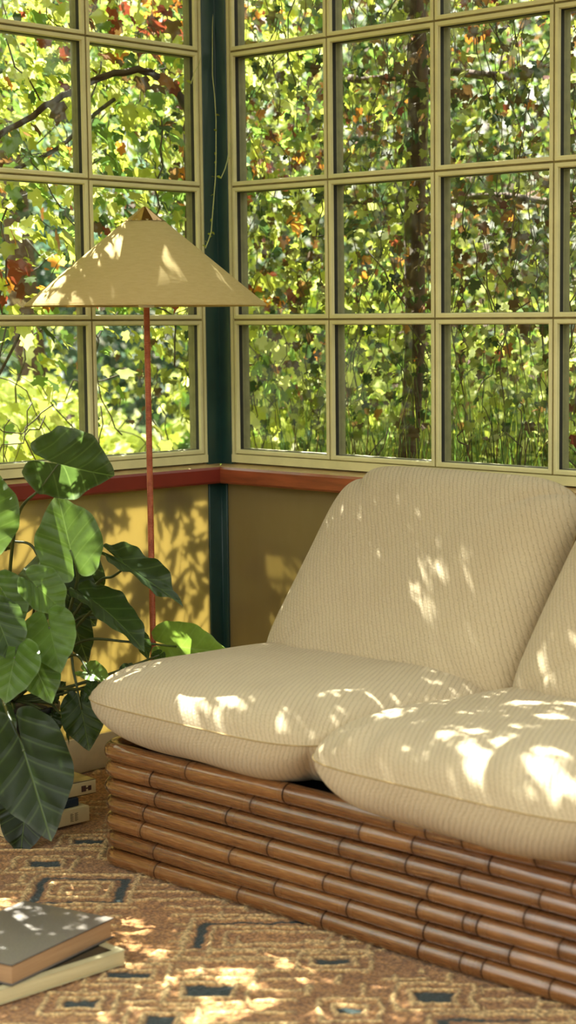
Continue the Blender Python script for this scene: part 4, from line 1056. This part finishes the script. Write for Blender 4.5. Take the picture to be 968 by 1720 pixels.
crown('garden_tree', 'dark leafy tree behind the far right panes', 'tree', (3.0, 4.2, 2.0), (1.6, 1.3, 1.7), 9000, .065, dk([GG, DG, YG, BRW]), [.3, .3, .25, .15], 57, trunk=((2.9, 4.0, -.15), (2.9, 4.0, 3.0), .09))
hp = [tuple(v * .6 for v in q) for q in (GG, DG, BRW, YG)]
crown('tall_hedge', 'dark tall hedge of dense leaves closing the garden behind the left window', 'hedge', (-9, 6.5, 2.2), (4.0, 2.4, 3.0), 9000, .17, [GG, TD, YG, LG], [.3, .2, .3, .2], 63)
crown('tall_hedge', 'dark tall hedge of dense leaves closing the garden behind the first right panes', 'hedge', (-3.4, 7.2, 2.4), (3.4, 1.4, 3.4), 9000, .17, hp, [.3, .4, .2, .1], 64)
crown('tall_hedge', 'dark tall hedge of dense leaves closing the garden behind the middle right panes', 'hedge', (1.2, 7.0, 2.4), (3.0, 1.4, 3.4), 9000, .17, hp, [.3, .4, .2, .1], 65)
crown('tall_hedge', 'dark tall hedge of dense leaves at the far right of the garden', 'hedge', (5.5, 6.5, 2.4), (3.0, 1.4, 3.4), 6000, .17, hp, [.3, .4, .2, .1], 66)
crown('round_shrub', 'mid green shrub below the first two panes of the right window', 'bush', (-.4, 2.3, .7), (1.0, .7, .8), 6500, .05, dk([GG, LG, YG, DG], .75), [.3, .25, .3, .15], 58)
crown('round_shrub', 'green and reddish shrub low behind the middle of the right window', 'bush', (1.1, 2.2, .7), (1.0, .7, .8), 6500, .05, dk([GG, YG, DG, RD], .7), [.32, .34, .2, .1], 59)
# tall grass at the foot of the right window
def grass(name, label, x0, x1, y0, y1, n, seed, h0=.9, h1=1.45):
    r = np.random.RandomState(seed); V = []; F = []; T = []
    for k in range(n):
        x, y = r.uniform(x0, x1), r.uniform(y0, y1); h = r.uniform(h0, h1) + .15; a = r.uniform(0, 6.28); ln = r.uniform(.05, .3); w = r.uniform(.0015, .004)
        dx, dy = math.cos(a) * ln, math.sin(a) * ln * .4; sx, sy = r.normal(0, 1, 2); m = math.hypot(sx, sy) + 1e-6; sx, sy = sx / m * w, sy / m * w
        b = len(V); K = 7
        for i in range(K + 1):
            t = i / K; cx, cy_, cz = x + dx * t ** 2.2, max(.08, y + dy * t ** 2.2), -.15 + h * (t - .12 * t ** 3)
            q = (1 - t ** 3) + .05; V += [(cx - sx * q, cy_ - sy * q, cz), (cx + sx * q, cy_ + sy * q, cz)]
        for i in range(K): F.append((b + 2 * i, b + 2 * i + 1, b + 2 * i + 3, b + 2 * i + 2))
        T += [np.array([GG, DG, YG, BRW][r.choice(4, p=[.35, .35, .15, .15])]) * r.uniform(.5, 1.1)] * (2 * K + 2)
    o = mesh_obj(name, np.array(V), F, M['vleaf'], attr={'tint': np.array(T)}); tag(o, label, 'grass', kind='stuff')
grass('tall_grass', 'thin dark stems of tall grass growing against the foot of the right window', -.3, 2.8, .3, .9, 1500, 61)

# thin tendril that crept in through the corner
def tendril(name, pts, label, nl, seed, rd=.0015, every=None):
    root = empty(name, tuple(pts[0]), label, 'vine tendril')
    P = np.array(pts); k = np.linspace(0, len(P) - 1, 70); path = np.stack([np.interp(k, np.arange(len(P)), P[:, i]) for i in range(3)], 1)
    V_, F_, U_ = tube(path, rd, 6); mesh_obj('stem', V_, F_, M['tendril'], root)
    r = np.random.RandomState(seed)
    for q in every:
        p = path[int(q * 69)]; T, F = SMALL_T; s = r.uniform(.012, .02)
        R = quat_rot(np.array([r.uniform(0, 6)]), np.array([r.uniform(-.6, .8)]), np.array([r.uniform(-1, 1)]))[0]
        mesh_obj('leaf', (T @ R.T) * s + p, F, M['tleaf'], root, attr={'tint': np.tile(np.array(YG) * .9, (len(T), 1))})
M['tendril'] = simple('pale_tendril', lin(190, 196, 130), .6, .15); M['tleaf'] = M['vleaf']
zz = lambda x, y: A(x, y, 5.45)
tendril('vine_tendril', [zz(358, -20), zz(357, 60), zz(357, 125), zz(361, 165), zz(363, 200), zz(363, 260), zz(362, 300), zz(358, 350), zz(355, 390), zz(350, 405), zz(345, 417)],
        'long thin green tendril hanging in the room corner', 13, 5, every=[.39, .44, .5, .54, .6, .66, .7, .75, .8, .84, .88, .93, .99])
tendril('vine_tendril', [A(342, -20, 5.44), A(343, 40, 5.44), A(341, 80, 5.44), A(334, 110, 5.42), A(326, 122, 5.4), A(321, 141, 5.4)], 'short bare tendril crossing the left window frame near the corner', 3, 6, rd=.0011, every=[.99])
tendril('vine_tendril', [A(386, 240, 5.44), A(382, 270, 5.44), A(378, 284, 5.43), A(371, 300, 5.42)], 'tiny tendril with one leaf sprouting from the right window frame', 3, 7, rd=.0012, every=[.3, .97, .99])

# ------------------------------------------------------------------ light
sun = bpy.data.lights.new('sun', 'SUN'); so = bpy.data.objects.new('sun', sun); COL.objects.link(so)
sun.energy = 38; sun.angle = .0038; sun.color = (1, .965, .91)
so.rotation_euler = Vector(SUN).to_track_quat('-Z', 'Y').to_euler()
w = bpy.data.worlds.new('sky'); bpy.context.scene.world = w; w.use_nodes = True
nt = w.node_tree; nt.nodes.clear(); N = NT(nt)
wo = nt.nodes.new('ShaderNodeOutputWorld'); bg = N.n('Background')
tc = N.n('TexCoord'); sp = N.n('SeparateXYZ'); N.l(tc.outputs['Generated'], sp.inputs[0])
cc = N.ramp(N.math('ADD', N.math('MULTIPLY', sp.outputs[2], .5), .5), [(.42, (.10, .09, .05)), (.5, (.34, .33, .25)), (.58, (.75, .74, .62)), (.70, (1, 1, .93)), (.82, (1.5, 1.55, 1.5)), (1, (1.6, 1.75, 1.85))])
N.l(cc, bg.inputs[0]); bg.inputs[1].default_value = 2.8
N.l(bg.outputs[0], wo.inputs[0])
sc = bpy.context.scene
sc.view_settings.view_transform = 'Standard'; sc.view_settings.look = 'None'; sc.view_settings.gamma = 1
sc.view_settings.use_curve_mapping = False; sc.view_settings.exposure = 0.0
cy = sc.cycles
cy.use_denoising = True; cy.denoiser = 'OPENIMAGEDENOISE'; cy.max_bounces = 8; cy.diffuse_bounces = 4; cy.glossy_bounces = 4
cy.transmission_bounces = 6; cy.transparent_max_bounces = 24; cy.caustics_reflective = False; cy.caustics_refractive = False
cy.sample_clamp_indirect = 6
cy.use_adaptive_sampling = True; cy.adaptive_threshold = .025
